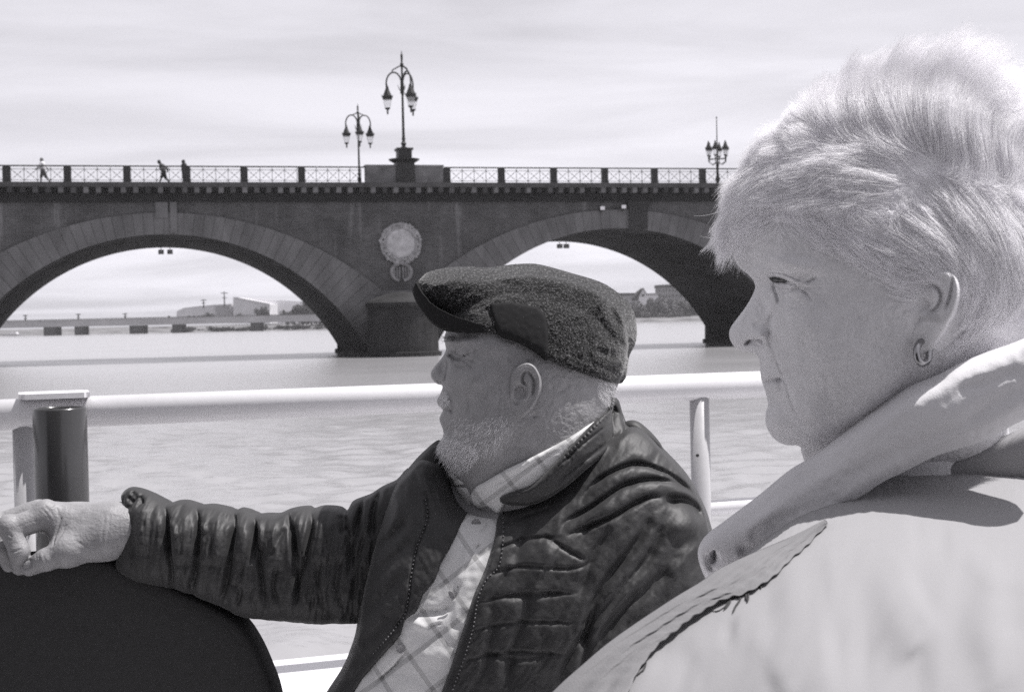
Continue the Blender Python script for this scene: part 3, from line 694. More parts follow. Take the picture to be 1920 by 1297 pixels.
small_person(-32.75, 0.9, 'person in light top striding along the bridge, tallest above the railing', dict(hip=(0.05, 0, .92), chest=(0, 0, 1.32), neck=(0, 0, 1.52), head=(-.03, 0, 1.66), kneel=(-.08, -.09, .5), footl=(-.12, -.09, .08), kneer=(.22, .09, .5), footr=(.5, .09, .12),
    elbl=(-.22, -.2, 1.12), handl=(-.46, -.18, .98), elbr=(.3, .2, 1.15), handr=(.38, .2, .92)), M_wh, M_md, M_sk)
small_person(-24.75, 0.9, 'person in dark clothes jogging with bent arms, nearer the middle of the arch', dict(hip=(0.1, 0, .88), chest=(0.0, 0, 1.22), neck=(-.12, 0, 1.42), head=(-.2, 0, 1.55), kneel=(-.05, -.09, .5), footl=(-.2, -.09, .1), kneer=(.22, .09, .45), footr=(.5, .09, .1),
    elbl=(-.05, -.25, 1.0), handl=(-.3, -.2, 1.0), elbr=(.35, .2, 1.12), handr=(.38, .2, .86)), M_md, M_dk, M_dk)
small_person(-23.25, 0.9, 'person in black almost hidden behind a railing post beside the jogger', dict(hip=(0.0, 0, .9), chest=(0, 0, 1.28), neck=(0, 0, 1.45), head=(-.04, 0, 1.58), kneel=(-.05, -.09, .48), footl=(-.08, -.09, .08), kneer=(.12, .09, .5), footr=(.25, .09, .1),
    elbl=(-.08, -.25, 1.1), handl=(-.1, -.22, .85), elbr=(.1, .25, 1.1), handr=(.05, .22, .86)), M_dk, M_dk, M_dk)

# ------------------------------------------------------------------ far side of the river
def z_at(px, py, Y): return at_depth(px, py, Y)
M_conc = mat('pale_far_concrete', 0.6, 0.9, 0.1, var=0.2, vscale=0.1)
M_conc2 = mat('grey_far_concrete', 0.36, 0.9, 0.1, var=0.2, vscale=0.1)
M_far_dark = mat('far_dark_steel', 0.06, 0.9, 0.1, var=0.3, vscale=0.1)
M_win = mat('far_window', 0.05, 0.3, 0.5)
rb = tag(empty('railway_bridge', tuple(at_depth(320, 612, 560) * np.array([1, 1, 0]))), 'long low girder bridge far off under the empty arch', 'bridge')
def far_box(name, x0, x1, y0, y1, Y, depth, m, parent, org):
    a = z_at((x0 + x1) / 2, y1, Y); l, r_ = z_at(x0, y1, Y)[0], z_at(x1, y1, Y)[0]; z1 = z_at((x0 + x1) / 2, y0, Y)[2]
    bm = bmesh.new(); box(bm, l - org.location.x, r_ - org.location.x, Y - org.location.y, Y - org.location.y + depth, a[2] - org.location.z, z1 - org.location.z); return bm_obj(name, bm, m, parent)
far_box('girder', -380, 760, 598, 611, 560, 9, M_conc2, rb, rb)
far_box('guard_rail', -380, 760, 596.8, 597.7, 559.6, 0.5, M_far_dark, rb, rb)
for x0, x1, y0, y1 in ((82, 104, 612, 634), (140, 156, 612, 633), (243, 268, 610, 630), (323, 341, 608, 628), (-60, -38, 612, 636), (470, 488, 604, 624)): far_box('bridge_pier', x0, x1, y0, y1, 560.5, 8, M_far_dark, rb, rb)
def far_mast(px, y0, y1, Y, label, arm=4, w=0.35):
    b = z_at(px, y1, Y); tp = z_at(px, y0, Y); t = tag(empty('mast', tuple(b)), label, 'mast', 'thin masts across the river'); H = tp[2] - b[2]
    bm = bmesh.new(); tube(bm, [(0, 0, 0), (0, 0, H)], [w, w * 0.6], 5); bm_obj('pole', bm, M_far_dark, t)
    bm = bmesh.new(); box(bm, -arm * 0.22, arm * 0.22, -0.2, 0.2, H * 0.86, H * 0.86 + 0.35); box(bm, -arm * 0.15, arm * 0.15, -0.2, 0.2, H * 0.55, H * 0.55 + 0.3); bm_obj('crossarm', bm, M_far_dark, t)
far_mast(48, 590, 607, 565, 'catenary mast on the far girder bridge, closest to the frame edge'); far_mast(147, 588, 604, 565, 'catenary mast on the far girder bridge, second of the three'); far_mast(235, 587, 602, 565, 'catenary mast on the far girder bridge, closest to the pale hall')
far_mast(421, 546, 575, 640, 'tall floodlight mast behind the pale hall beside its slanted wing', 7); far_mast(382, 561, 578, 640, 'shorter mast behind the low rounded wing of the pale hall', 6)

def prism(name, px_poly, Y, depth, m, parent):
    o = parent.location; f = [z_at(x, y, Y) for x, y in px_poly]; bm = bmesh.new()
    A = [bm.verts.new((p[0] - o.x, p[1] - o.y, p[2] - o.z)) for p in f]; B = [bm.verts.new((p[0] - o.x, p[1] - o.y + depth, p[2] - o.z)) for p in f]
    bm.faces.new(A); bm.faces.new(B[::-1]); n = len(A)
    for k in range(n): bm.faces.new((A[(k + 1) % n], A[k], B[k], B[(k + 1) % n]))
    bmesh.ops.recalc_face_normals(bm, faces=bm.faces); return bm_obj(name, bm, m, parent)
hall = tag(empty('concert_hall', tuple(z_at(450, 604, 640))), 'pale angular hall with a slanted wing under the empty arch', 'building')
prism('rounded_wing', [(331, 606), (331, 585), (334, 582), (345, 577), (370, 574), (403, 571), (434, 569.5), (434, 606)], 645, 40, M_conc, hall)
prism('dark_front', [(404, 590), (404, 573), (431, 572), (431, 590)], 644.3, 0.6, M_conc2, hall)
prism('slanted_wing', [(437, 606), (437, 557), (441, 557), (506, 570), (506, 606)], 640, 40, M_conc, hall)
prism('rear_wing', [(441, 606), (441, 556.5), (480, 559), (520, 562.5), (575, 566), (612, 569), (612, 606)], 662, 40, mat('light_far_panel', 0.75, 0.9, 0.1, var=0.1, vscale=0.1), hall)
prism('roof_edge', [(441, 558.0), (441, 556.6), (506, 569.0), (506, 570.6)], 639.4, 0.5, M_white, hall)
for k in range(6): prism('window', [(352 + 9 * k, 597), (352 + 9 * k, 592), (356 + 9 * k, 592), (356 + 9 * k, 597)], 644.4, 0.5, M_win, hall)
hut = tag(empty('boat_shed', tuple(z_at(305, 603, 600))), 'small dark shed on the far girder bridge line beside the hall', 'shed')
prism('walls', [(290, 605), (290, 600), (300, 598), (304, 596.5), (311, 599), (318, 599), (318, 605)], 600, 8, M_far_dark, hut); prism('chimney', [(314.5, 599), (314.5, 592), (317, 592), (317, 599)], 600.5, 2, M_far_dark, hut)
van = tag(empty('moored_barge', tuple(z_at(25, 629, 572))), 'small pale barge moored at the far bank near the frame edge', 'boat')
prism('hull', [(4, 629.5), (4, 626), (34, 626), (32, 629.5)], 572, 4, M_conc, van); prism('cabin', [(18, 626), (18, 622.5), (30, 622.5), (31, 626)], 573, 2.5, M_white, van)
rot = tag(empty('round_building', tuple(z_at(1260, 575, 640))), 'round drum shaped building with dark rim above the trees', 'building')
c0 = z_at(1286, 575, 640); R0 = abs(z_at(1286, 575, 640)[0] - z_at(1234, 575, 640)[0]); zt = z_at(1286, 535, 640)[2]
bm = bmesh.new(); lathe(bm, [(R0, -4), (R0, zt - c0[2])], 48, (c0[0] - rot.location.x, 10, 0)); bm_obj('wall', bm, mat('drum_wall', 0.24, 0.9, 0.1, var=0.3, vscale=0.3), rot)
bm = bmesh.new(); lathe(bm, [(R0 + 0.5, zt - c0[2] - 0.9), (R0 + 0.5, zt - c0[2] + 0.3), (R0 - 1, zt - c0[2] + 0.5)], 48, (c0[0] - rot.location.x, 10, 0)); bm_obj('roof_rim', bm, M_far_dark, rot)
wmesh = None
for row in range(3):
    for k in range(24):
        t = -math.pi + math.pi * k / 23
        if wmesh is None: bm = bmesh.new(); box(bm, -0.35, 0.35, -0.1, 0.1, -0.6, 0.6); o = bm_obj('window', bm, M_win, rot); wmesh = o.data
        else: o = bpy.data.objects.new('window', wmesh); COL.objects.link(o); o.parent = rot
        o.location = (c0[0] - rot.location.x + (R0 + 0.03) * math.cos(t), 10 + (R0 + 0.03) * math.sin(t), zt - c0[2] - 2.2 - 2.4 * row); o.rotation_euler.z = t + math.pi / 2
house = tag(empty('gabled_house', tuple(z_at(1206, 575, 630))), 'pale house with a pointed gable above the trees', 'house')
prism('wall', [(1198, 575), (1198, 553), (1206.5, 541), (1213, 552), (1234, 551), (1234, 575)], 630, 14, mat('house_wall', 0.75, 0.9, 0.1, var=0.15, vscale=0.2), house)
prism('roof', [(1187, 560), (1198, 546), (1206.5, 539.5), (1198, 556), (1192, 564)], 629.6, 14, M_far_dark, house); prism('roof', [(1206.5, 539.5), (1213, 550), (1234, 549), (1234, 552), (1212, 553)], 629.5, 14, M_conc2, house)
prism('window', [(1203, 556), (1203, 551), (1208, 551), (1208, 556)], 629.9, 0.3, M_win, house)
row = tag(empty('terrace_block', tuple(z_at(1150, 575, 660))), 'long dark roofed block beyond the trees, half hidden by the cap', 'building')
prism('wall', [(1120, 580), (1120, 553), (1200, 552), (1200, 580)], 660, 14, M_conc2, row); prism('roof', [(1118, 554), (1122, 550), (1198, 549), (1202, 553)], 659.5, 15, M_far_dark, row)

# trees beyond the river
def leaf_mat(name, v):
    return mat(name, v, 0.8, 0.2, var=0.5, vscale=0.6, vdetail=3)
M_leaf = [leaf_mat('dark_foliage', 0.06), leaf_mat('mid_foliage', 0.095), leaf_mat('pale_foliage', 0.15)]
M_trunk = mat('bark', 0.06, 0.9, 0.1)
def crown_mesh(seed, tall):
    rg = np.random.default_rng(seed); V, F = [], []
    blobs = [(rg.normal(0, 0.26), rg.normal(0, 0.26), rg.uniform(0.25, 0.85), rg.uniform(0.14, 0.27)) for _ in range(15)]
    for bx_, by_, bz_, r in blobs:
        for _ in range(75):
            d = rg.standard_normal(3); d /= np.linalg.norm(d); p = np.array([bx_, by_, bz_ * tall]) + d * r * rg.uniform(0.6, 1.08); a = rg.standard_normal(3); a /= np.linalg.norm(a); b_ = np.cross(a, d); b_ /= np.linalg.norm(b_) + 1e-9
            s = rg.uniform(0.03, 0.065); k = len(V); V += [p + a * s, p + b_ * s, p - a * s, p - b_ * s]; F.append((k, k + 1, k + 2, k + 3))
    return V, F
protos = []
for i in range(4):
    V, F = crown_mesh(20 + i, 1.0); me_ = bpy.data.meshes.new('crown'); me_.from_pydata([tuple(v) for v in V], [], F); protos.append(me_)
bm = bmesh.new(); tube(bm, [(0, 0, -0.1), (0.01, 0, 0.25), (-0.02, 0.02, 0.6)], [0.05, 0.035, 0.015], 6)
for k in range(5): tube(bm, [(0, 0, 0.2 + 0.07 * k), (0.2 * math.cos(k * 2.4), 0.2 * math.sin(k * 2.4), 0.45 + 0.07 * k)], [0.02, 0.006], 4)
trunk_me = bpy.data.meshes.new('trunk'); bm.to_mesh(trunk_me); bm.free(); trunk_me.materials.append(M_trunk)
crowns = [[None] * 3 for _ in range(4)]
for i in range(4):
    for j in range(3): m_ = protos[i].copy(); m_.materials.append(M_leaf[j]); crowns[i][j] = m_
def tree(px, yb, hpx, wpx, Y, shade, label, group, cat='tree', name='tree'):
    b = z_at(px, yb, Y); H = hpx / FPX * Y; Wd = wpx / FPX * Y
    t = tag(empty(name, tuple(b), random.uniform(0, 6)), label, cat, group)
    for nm, me_ in (('crown', random.choice(crowns)[shade]), ('trunk', trunk_me)):
        o = bpy.data.objects.new(nm, me_); COL.objects.link(o); o.parent = t; o.scale = (Wd, Wd, H)
ORD = 'first second third fourth fifth sixth seventh eighth ninth tenth eleventh twelfth thirteenth fourteenth fifteenth sixteenth seventeenth eighteenth nineteenth twentieth twenty-first twenty-second twenty-third twenty-fourth twenty-fifth twenty-sixth'.split()
SHD = ('dark', 'mid grey', 'pale')
R_ = random.Random(3)
GR = 'trees along the far bank under the arch with the cap'
kinds = ['dark full tree of the far bank, under the arch above the cap', 'mid grey full tree of the far bank, under the arch above the cap', 'pale leafy tree of the far bank, under the arch above the cap']
for k in range(16):
    sh = R_.choice((0, 1, 1, 2)); tree(1150 + 13.5 * k + R_.uniform(-4, 4), 604, R_.uniform(34, 46), R_.uniform(26, 36), 606 + R_.uniform(0, 12), sh, '%s full tree, %s in the far bank row counted from the tweed cap' % (SHD[sh], ORD[k]), GR)
kinds2 = ['low dark waterside bush of the far bank, under the arch above the cap', 'low mid grey waterside bush of the far bank, under the arch above the cap', 'low pale waterside bush of the far bank, under the arch above the cap']
for k in range(20):
    sh = R_.choice((0, 0, 1, 2)); tree(1140 + 11 * k + R_.uniform(-4, 4), 606 - 0.012 * k, R_.uniform(16, 26), R_.uniform(18, 26), 588 + R_.uniform(0, 6), sh, '%s low bush, %s along the water edge counted from the tweed cap' % (SHD[sh], ORD[k]), 'bushes along the far bank under the arch with the cap', 'bush', 'bush')
for k, (px, yb, h_, w_, sh) in enumerate([(538, 612, 30, 22, 1), (552, 612, 40, 30, 0), (568, 612, 46, 34, 0), (584, 612, 48, 34, 1), (600, 612, 50, 36, 0), (616, 612, 46, 36, 0), (486, 604, 26, 14, 1), (496, 604, 30, 16, 1), (450, 604, 20, 12, 2), (382, 604, 16, 12, 2), (392, 604, 18, 14, 1)]):
    Y = 590 + 2 * k if k < 6 else 632
    tree(px, yb, h_, w_, Y, sh, ('%s tree from the hall in the dense clump beside the bridge pier' % ORD[k] if k < 6 else '%s thin tree before the pale hall, counted away from the pier' % ORD[k - 6]), 'dark tree clump under the empty arch' if k < 6 else 'thin trees before the hall')
for k in range(26):
    sh = R_.choice((0, 1, 1)); x = 330 + 11 * k + R_.uniform(-4, 4); tree(x, 624 - 0.026 * (x - 330) + 1.5, R_.uniform(6, 13), R_.uniform(13, 22), 583 + R_.uniform(0, 4), sh, 'low %s bush below the far girder bridge, %s on the way to the stone pier' % ('dark' if sh == 0 else 'grey', ORD[k]), 'low bushes below the far bridge', 'bush', 'bush')

# ------------------------------------------------------------------ the boat around the passengers
def rail_pt(px, py, X0=None):
    """point on the vertical plane of the ship's side that runs away to the right"""
    t_ = 0.347; th = math.atan(t_); U_ = np.array([math.cos(th), math.sin(th), 0]); N_ = np.array([-math.sin(th), math.cos(th), 0]); O_ = np.array([0, 3.40, 0])
    d = ray(px, py); k = ((O_ - CAM) @ N_) / (d @ N_); return CAM + d * k
RT = math.atan(0.347); RU = np.array([math.cos(RT), math.sin(RT), 0]); RN = np.array([-math.sin(RT), math.cos(RT), 0])
pa, pb = rail_pt(0, 779), rail_pt(1440, 719); zr = (pa[2] + pb[2]) / 2
ro = rail_pt(700, 750); rail = tag(empty('boat_railing', (ro[0], ro[1], zr), RT), 'white tubular railing along the boat side', 'railing')
def ru(px, py=750): return float((rail_pt(px, py) - np.array([ro[0], ro[1], 0])) @ RU)
RR = 0.0335
def bar(name, p, q, r): bm = bmesh.new(); tube(bm, [p, q], r, 24); o = bm_obj(name, bm, M_post if name == 'post' else M_white, rail, smooth=True); return o
def zrl(px, py): return float(rail_pt(px, py)[2] - zr)
bar('top_rail', (ru(-700), 0, 0), (ru(2400), 0, 0), RR)
zl = zrl(1360, 950); bar('lower_rail', (ru(-700), 0.004, zl), (ru(2400), 0.004, zl), 0.019)
for px in (44, 1312, -1200, 2300): bar('post', (ru(px), 0.002, -0.012), (ru(px), 0.002, -0.78), 0.0245)
bm = bmesh.new(); tube(bm, [(ru(1297), -0.024, zrl(1300, 852)), (ru(1297), -0.028, zrl(1300, 852))], 0.004, 8); bm_obj('bolt_hole', bm, M_iron, rail)
# bulwark
zb = zrl(585, 1258)
blk = tag(empty('boat_bulwark', (ro[0], ro[1], zr + zb), RT), 'white bulwark of the boat below the railing', 'bulwark')
bm = bmesh.new(); box(bm, ru(-700), ru(2400), -0.30, 0.14, -0.04, 0.0); bm_obj('cap_plate', bm, M_white, blk)
bm = bmesh.new(); box(bm, ru(-700), ru(2400), 0.0, 0.05, -1.75, -0.043); bm_obj('side_plate', bm, M_white, blk)
deck = mesh_obj('boat_deck', [(-4, -3, 1.25), (6, -3, 1.25), (6, 4.6, 1.25), (-4, 2.0, 1.25)], [(0, 1, 2, 3)], mat('grey_deck_paint', 0.25, 0.7, 0.3, var=0.2, vscale=3)); tag(deck, 'grey painted deck under the passengers', kind='structure')
# unseen cabin front added behind the lens, holds sky light off the passengers
cab = tag(empty('added_shade_cabin', (0, -1.15, 1.25)), 'dark cabin front of the boat standing behind the passengers', 'cabin')
bm = bmesh.new(); box(bm, -4.6, 0.6, -0.12, 0, 0, 0.95); box(bm, -4.6, 0.6, -0.12, 0, 2.0, 3.1)
for x in (-4.6, -2.9, -1.2, 0.4): box(bm, x, x + 0.2, -0.12, 0, 0.953, 1.997)
bm_obj('wall', bm, mat('added_cabin_dark', 0.10, 0.6, 0.3), cab)
bm = bmesh.new(); box(bm, -4.7, 0.8, -2.4, 0.35, 3.103, 3.18); bm_obj('roof', bm, mat('added_cabin_roof', 0.2, 0.6, 0.3), cab)
bm = bmesh.new(); box(bm, -4.45, 0.45, -0.08, -0.06, 0.95, 2.0); bm_obj('window', bm, M_win, cab)
# dark steel tube with a plate
tb = rail_pt(107, 760) - RN * 0.20; tt = tag(empty('steel_tube', (tb[0], tb[1], 0), RT), 'dark open steel tube upright against the railing', 'tube')
kq = np.linalg.norm(tb[:2]); r_t = 49 / FPX * (tb @ FWD - CAM @ FWD); zt_ = float((CAM + ray(107, 764) * ((tb - CAM) @ RN / (ray(107, 764) @ RN)))[2])
bm = bmesh.new(); n = 40
prof_ = [(r_t, zt_ - 0.75), (r_t, zt_ - 0.004), (r_t - 0.002, zt_), (r_t - 0.005, zt_), (r_t - 0.006, zt_ - 0.004), (r_t - 0.006, zt_ - 0.6)]
rings = [[bm.verts.new((r * math.cos(2 * math.pi * k / n), r * math.sin(2 * math.pi * k / n), z)) for k in range(n)] for r, z in prof_]
for r1, r2 in zip(rings, rings[1:]):
    for k in range(n): bm.faces.new((r1[k], r1[(k + 1) % n], r2[(k + 1) % n], r2[k]))
bm.faces.new(rings[0][::-1]); bm.faces.new(rings[-1]); bm_obj('tube_wall', bm, M_steel, tt, smooth=True)
pl = tag(empty('mounting_plate', (rail_pt(101, 757)[0], rail_pt(101, 757)[1], zr), RT), 'flat white plate resting on the rail behind the steel tube', 'plate')
bm = bmesh.new(); wv = (ru(167) - ru(36)) / 2; box(bm, -wv, wv, -0.085, 0.05, RR + 0.0005, RR + 0.012); bmesh.ops.bevel(bm, geom=[e for e in bm.edges if abs(e.verts[0].co.z - e.verts[1].co.z) > 0.005], offset=0.012, segments=3, affect='EDGES'); bm_obj('plate', bm, M_white, pl)

# ------------------------------------------------------------------ air between here and the far bank
hz = bpy.data.materials.new('thin_haze'); hz.use_nodes = True; _n = hz.node_tree; _n.nodes.remove(_n.nodes['Principled BSDF'])
pv_ = _n.nodes.new('ShaderNodeVolumePrincipled'); pv_.inputs['Color'].default_value = (0.96, 0.95, 0.98, 1); pv_.inputs['Density'].default_value = 0.0002; pv_.inputs['Anisotropy'].default_value = 0.2
_n.links.new(pv_.outputs[0], _n.nodes['Material Output'].inputs['Volume'])
bm = bmesh.new(); box(bm, -345, 345, -14, 745, -2.6, 48); hzo = bm_obj('haze', bm, hz); tag(hzo, 'thin pale haze over the river', kind='stuff')
# ================================================================== PEOPLE
M_skinW = mat('pale_aged_skin', 0.66, 0.5, 0.4, var=0.10, vscale=70, vdetail=8, bump=0.35, bscale=480, bdist=0.002, sss=0.05, spots=(60, 0.70, 0.80))
M_skinM = mat('weathered_skin', 0.25, 0.5, 0.4, var=0.16, vscale=75, vdetail=8, bump=0.4, bscale=400, bdist=0.002, sss=0.05, spots=(50, 0.68, 0.75))
M_hair = bpy.data.materials.new('white_hair'); M_hair.use_nodes = True
_nt = M_hair.node_tree; _b = _nt.nodes['Principled BSDF']; _b.inputs['Roughness'].default_value = 0.4; _b.inputs['Specular IOR Level'].default_value = 0.5
_hi = _nt.nodes.new('ShaderNodeHairInfo'); _mr = _nt.nodes.new('ShaderNodeMapRange'); _nt.links.new(_hi.outputs['Random'], _mr.inputs[0]); _mr.inputs[3].default_value = 0.90; _mr.inputs[4].default_value = 0.985; _nt.links.new(_mr.outputs[0], _b.inputs['Base Color'])
_tr = _nt.nodes.new('ShaderNodeBsdfTranslucent'); _tr.inputs[0].default_value = gray(0.97); _ms = _nt.nodes.new('ShaderNodeMixShader'); _ms.inputs[0].default_value = 0.5
_nt.links.new(_b.outputs[0], _ms.inputs[1]); _nt.links.new(_tr.outputs[0], _ms.inputs[2]); _nt.links.new(_ms.outputs[0], _nt.nodes['Material Output'].inputs[0])
M_scalp = mat('hair_covered_scalp', 0.75, 0.8, 0.1, var=0.3, vscale=40)
M_dark_lash = mat('dark_lash_line', 0.03, 0.6, 0.3)

def curves_obj(name, strands, radius, material, parent):
    """strands: list of (n,3) arrays -> hair curves"""
    hc = bpy.data.hair_curves.new(name); hc.add_curves([len(s) for s in strands])
    P = np.concatenate(strands).astype(np.float32); hc.attributes['position'].data.foreach_set('vector', P.ravel())
    R = np.concatenate([radius * np.linspace(1, 0.35, len(s)) for s in strands]).astype(np.float32)
    at = hc.attributes.get('radius') or hc.attributes.new('radius', 'FLOAT', 'POINT'); at.data.foreach_set('value', R)
    hc.materials.append(material); o = bpy.data.objects.new(name, hc); COL.objects.link(o); o.parent = parent; return o
def ear_part(fr, head, px, w_off, lift_w, seat, ang_gain):
    c = np.mean(px, 0); U = head.lift([c])[0]; w0 = float(head.W(U[0], U[1])) - seat; u0 = U[0]
    e = Puff(fr, px, 0.0006, k=0.7, cap=0.0075, base=lambda u, v: w0 + ang_gain * (u - u0), smooth=6, liftout=lambda u, v: w0 + ang_gain * (u - u0) + 0.003)
    return e

# ------------------------------------------------------------------ the woman
woman = tag(empty('person', (0.31, 0.95, 1.25)), 'person with short white hair, pale scarf and white jacket, seen in close profile', 'person')
PAR_W = woman; INVW = Matrix.Translation((-0.31, -0.95, -1.25))
def adopt(o, par):
    """keep world placement of geometry built in world coordinates under a moved parent"""
    if o.parent is par: o.matrix_parent_inverse = Matrix.Translation(-par.location)
    return o
FW = Frame(1640, 480, 1.0)
FW.wmax = 0.15
W_HEAD = [(1416, 534), (1412, 525), (1401, 513), (1388, 503), (1379, 488), (1374, 465), (1373, 430), (1378, 380), (1392, 330), (1425, 285), (1475, 240), (1530, 208), (1600, 186), (1680, 174), (1770, 180), (1860, 212), (1935, 280), (1980, 375), (1990, 470), (1970, 560), (1935, 640), (1905, 720), (1890, 800), (1880, 880),
          (1560, 900), (1520, 885), (1504, 852), (1501, 836), (1496, 833.5), (1488, 834.5), (1470, 833), (1452, 823), (1440, 806), (1435, 789), (1436, 772), (1440, 759), (1438, 746), (1434, 730), (1431, 722), (1429, 716.5), (1427, 708), (1425.5, 698), (1425, 688), (1424, 675), (1419, 665), (1407, 660.5), (1392, 658.5), (1379, 651.5), (1370.5, 640), (1367, 627), (1370, 614), (1382, 597), (1397, 577), (1409, 557), (1415, 543)]
vneck = FW.uv([1600], [800], 0)[0, 1]
hw = Puff(FW, W_HEAD, 0.0008, k=lambda u, v: 0.74 - 0.30 * np.clip((vneck - v) / 0.04, 0, 1), smooth=4)
def sculpt_woman(h):
    b, st = h.bump, h.stroke
    # forehead, cheeks and jaw
    b(1470, 470, 70, 60, 0.006); b(1565, 690, 80, 80, 0.007); b(1502, 600, 42, 40, 0.006); b(1620, 620, 90, 70, 0.003); b(1520, 740, 40, 60, 0.004)
    b(1448, 529, 27, 15, -0.0085); b(1425, 510, 28, 9, 0.0050); b(1486, 497, 44, 13, 0.0065, -8)        # socket, brow
    b(1430, 562, 13, 28, -0.0055); b(1410, 630, 15, 13, 0.0035); b(1428, 626, 12, 12, 0.0065)            # nose flank, wing
    b(1442, 690, 18, 26, 0.004); b(1456, 738, 14, 12, 0.002); b(1462, 795, 30, 26, 0.005); b(1520, 780, 26, 30, 0.004); b(1530, 650, 50, 45, 0.004)
    b(1484, 524, 30, 12, 0.0030, -12); b(1484, 549, 22, 9, 0.0022, -20)
    # eye: overhanging upper lid, slit, lower lid and tear-bag folds
    st([(1508, 529), (1518, 525), (1530, 517)], -0.0012, 0.0010)
    st([(1442, 522), (1454, 523), (1468, 525.5), (1480, 529)], -0.0040, 0.0020)
    st([(1449, 532), (1454, 546), (1458, 560), (1460, 572)], -0.0036, 0.0012); st([(1455, 557), (1466, 549), (1482, 545), (1502, 536)], -0.0020, 0.0012)
    st([(1461, 565), (1476, 557), (1494, 550)], -0.0012, 0.0014)
    for q in ([(1498, 533), (1512, 540), (1528, 541)], [(1506, 530), (1518, 527), (1536, 517)], [(1494, 537), (1508, 547), (1520, 554)], [(1502, 541), (1516, 556), (1524, 566)]): st(q, -0.0012, 0.0009)
    # nose-cheek groove, wing, nostril
    st([(1460, 570), (1450, 588), (1443, 606), (1442, 625), (1445, 645), (1449, 657)], -0.0034, 0.0022)
    st([(1411, 613), (1426, 610), (1440, 616)], -0.0024, 0.0026)
    st([(1396, 648), (1403, 640.5), (1415, 637.5), (1426, 640), (1434, 646)], -0.0105, 0.0015); b(1414, 645, 11, 4.5, -0.006)
    # fold running from the nose past the mouth to the jaw
    fold = [(1443, 642), (1452, 664), (1461, 688), (1470, 707), (1476, 727), (1482, 749), (1489, 767), (1500, 785), (1514, 799), (1531, 818)]
    st(fold, 0.0036, 0.0034, kind='s'); st(fold, -0.0034, 0.0013)
    st([(1427, 716.5), (1440, 716), (1452, 712), (1474, 713)], -0.0075, 0.0014); st([(1428, 707), (1445, 705), (1462, 707)], 0.0018, 0.003); st([(1433, 727), (1448, 725), (1462, 721)], 0.0022, 0.003)
    st([(1440, 757), (1456, 755), (1474, 760)], -0.0034, 0.004)
    st([(1500, 830), (1516, 824), (1533, 818), (1580, 800), (1640, 765), (1690, 715), (1712, 668)], 0.0055, 0.005, kind='s')
    for q in ([(1573, 640), (1575, 665), (1572, 700)], [(1560, 600), (1566, 640), (1566, 690)], [(1545, 690), (1552, 725), (1548, 750)], [(1600, 720), (1590, 750), (1570, 775)], [(1540, 560), (1555, 580), (1562, 605)], [(1620, 690), (1640, 670), (1660, 655)], [(1585, 610), (1590, 660), (1585, 715)], [(1430, 680), (1436, 700)], [(1445, 672), (1450, 692)]): st(q, -0.0005, 0.0016)
    h.noise(0.0003, 0.014, seed=3); h.noise(0.00022, 0.0022, seed=4)
sculpt_woman(hw)
parts = [hw.mesh(fade=0.0025)]
lid = Puff(FW, [(1439, 514), (1452, 511.5), (1468, 513), (1484, 519), (1500, 526), (1512, 527), (1506, 532), (1494, 533), (1480, 528.5), (1466, 522.5), (1452, 519.5), (1441, 521)], 0.0005, k=0.6, cap=0.0028, base=lambda u, v: hw.W(u, v) + 0.0002, liftout=hw.W); parts.append(lid.mesh(fade=0.0008, back=0.3, backdet=False))
lid2 = Puff(FW, [(1446, 527), (1455, 529), (1468, 529), (1482, 532), (1496, 535), (1488, 540), (1472, 542), (1457, 538)], 0.0005, k=0.5, cap=0.0016, base=lambda u, v: hw.W(u, v) + 0.0001, liftout=hw.W); parts.append(lid2.mesh(fade=0.0008, back=0.3, backdet=False))
W_EAR = [(1716, 562), (1722, 535), (1740, 515), (1765, 505), (1790, 512), (1802, 541), (1795, 582), (1779, 613), (1764, 637), (1750, 657), (1735, 666), (1718, 664), (1706, 650), (1702, 625), (1708, 600)]
we = ear_part(FW, hw, W_EAR, 0, 0, 0.002, 0.22)
we.stroke([(1718, 545), (1735, 522), (1762, 513), (1785, 520), (1793, 545), (1786, 580), (1768, 612)], 0.0022, 0.0020)
we.stroke([(1725, 534), (1749, 534), (1762, 547), (1764, 558), (1760, 571), (1751, 582), (1732, 587)], -0.0045, 0.0014)
we.stroke([(1778, 511), (1786, 524), (1782, 554), (1771, 584)], -0.0035, 0.0013)
we.stroke([(1740, 561), (1724, 560), (1719, 572), (1712, 592), (1717, 600), (1730, 592)], -0.0052, 0.0015); we.bump(1735, 572, 12, 10, -0.0055); we.bump(1708, 578, 6, 10, 0.003)
parts.append(we.mesh(fade=0.0012, back=0.6, backdet=False))
Vt, Ft, Ut = join_quads(parts)
# torso, shoulders and arms under the clothes continue the same body
def fw(px, py, w): 
    u, v = FW.uv([px], [py], w)[0]; return np.array([u, v, w])
caps = [(fw(1720, 820, -.01), fw(1730, 1000, -0.05), .05, .06), (fw(1730, 1080, -.05), fw(1730, 1500, -.05), .09, .11), (fw(1740, 1100, -.09), fw(1740, 1100, .02), .05, .05), (fw(1800, 1120, .03), fw(1800, 1600, .05), .05, .04), (fw(1780, 1100, -.08), fw(1780, 1600, -.10), .05, .04)]
D, lo, _ = sdf_capsules(caps, 0.012, 0.04); v3, f3 = surface_nets(D, lo, 0.012); parts.append((FW.world(v3[:, 0], v3[:, 1], v3[:, 2]), f3, v3[:, :2]))
V, F, UV = join_quads(parts)
adopt(fast_mesh('body', V, F, M_skinW, woman, UV), woman)
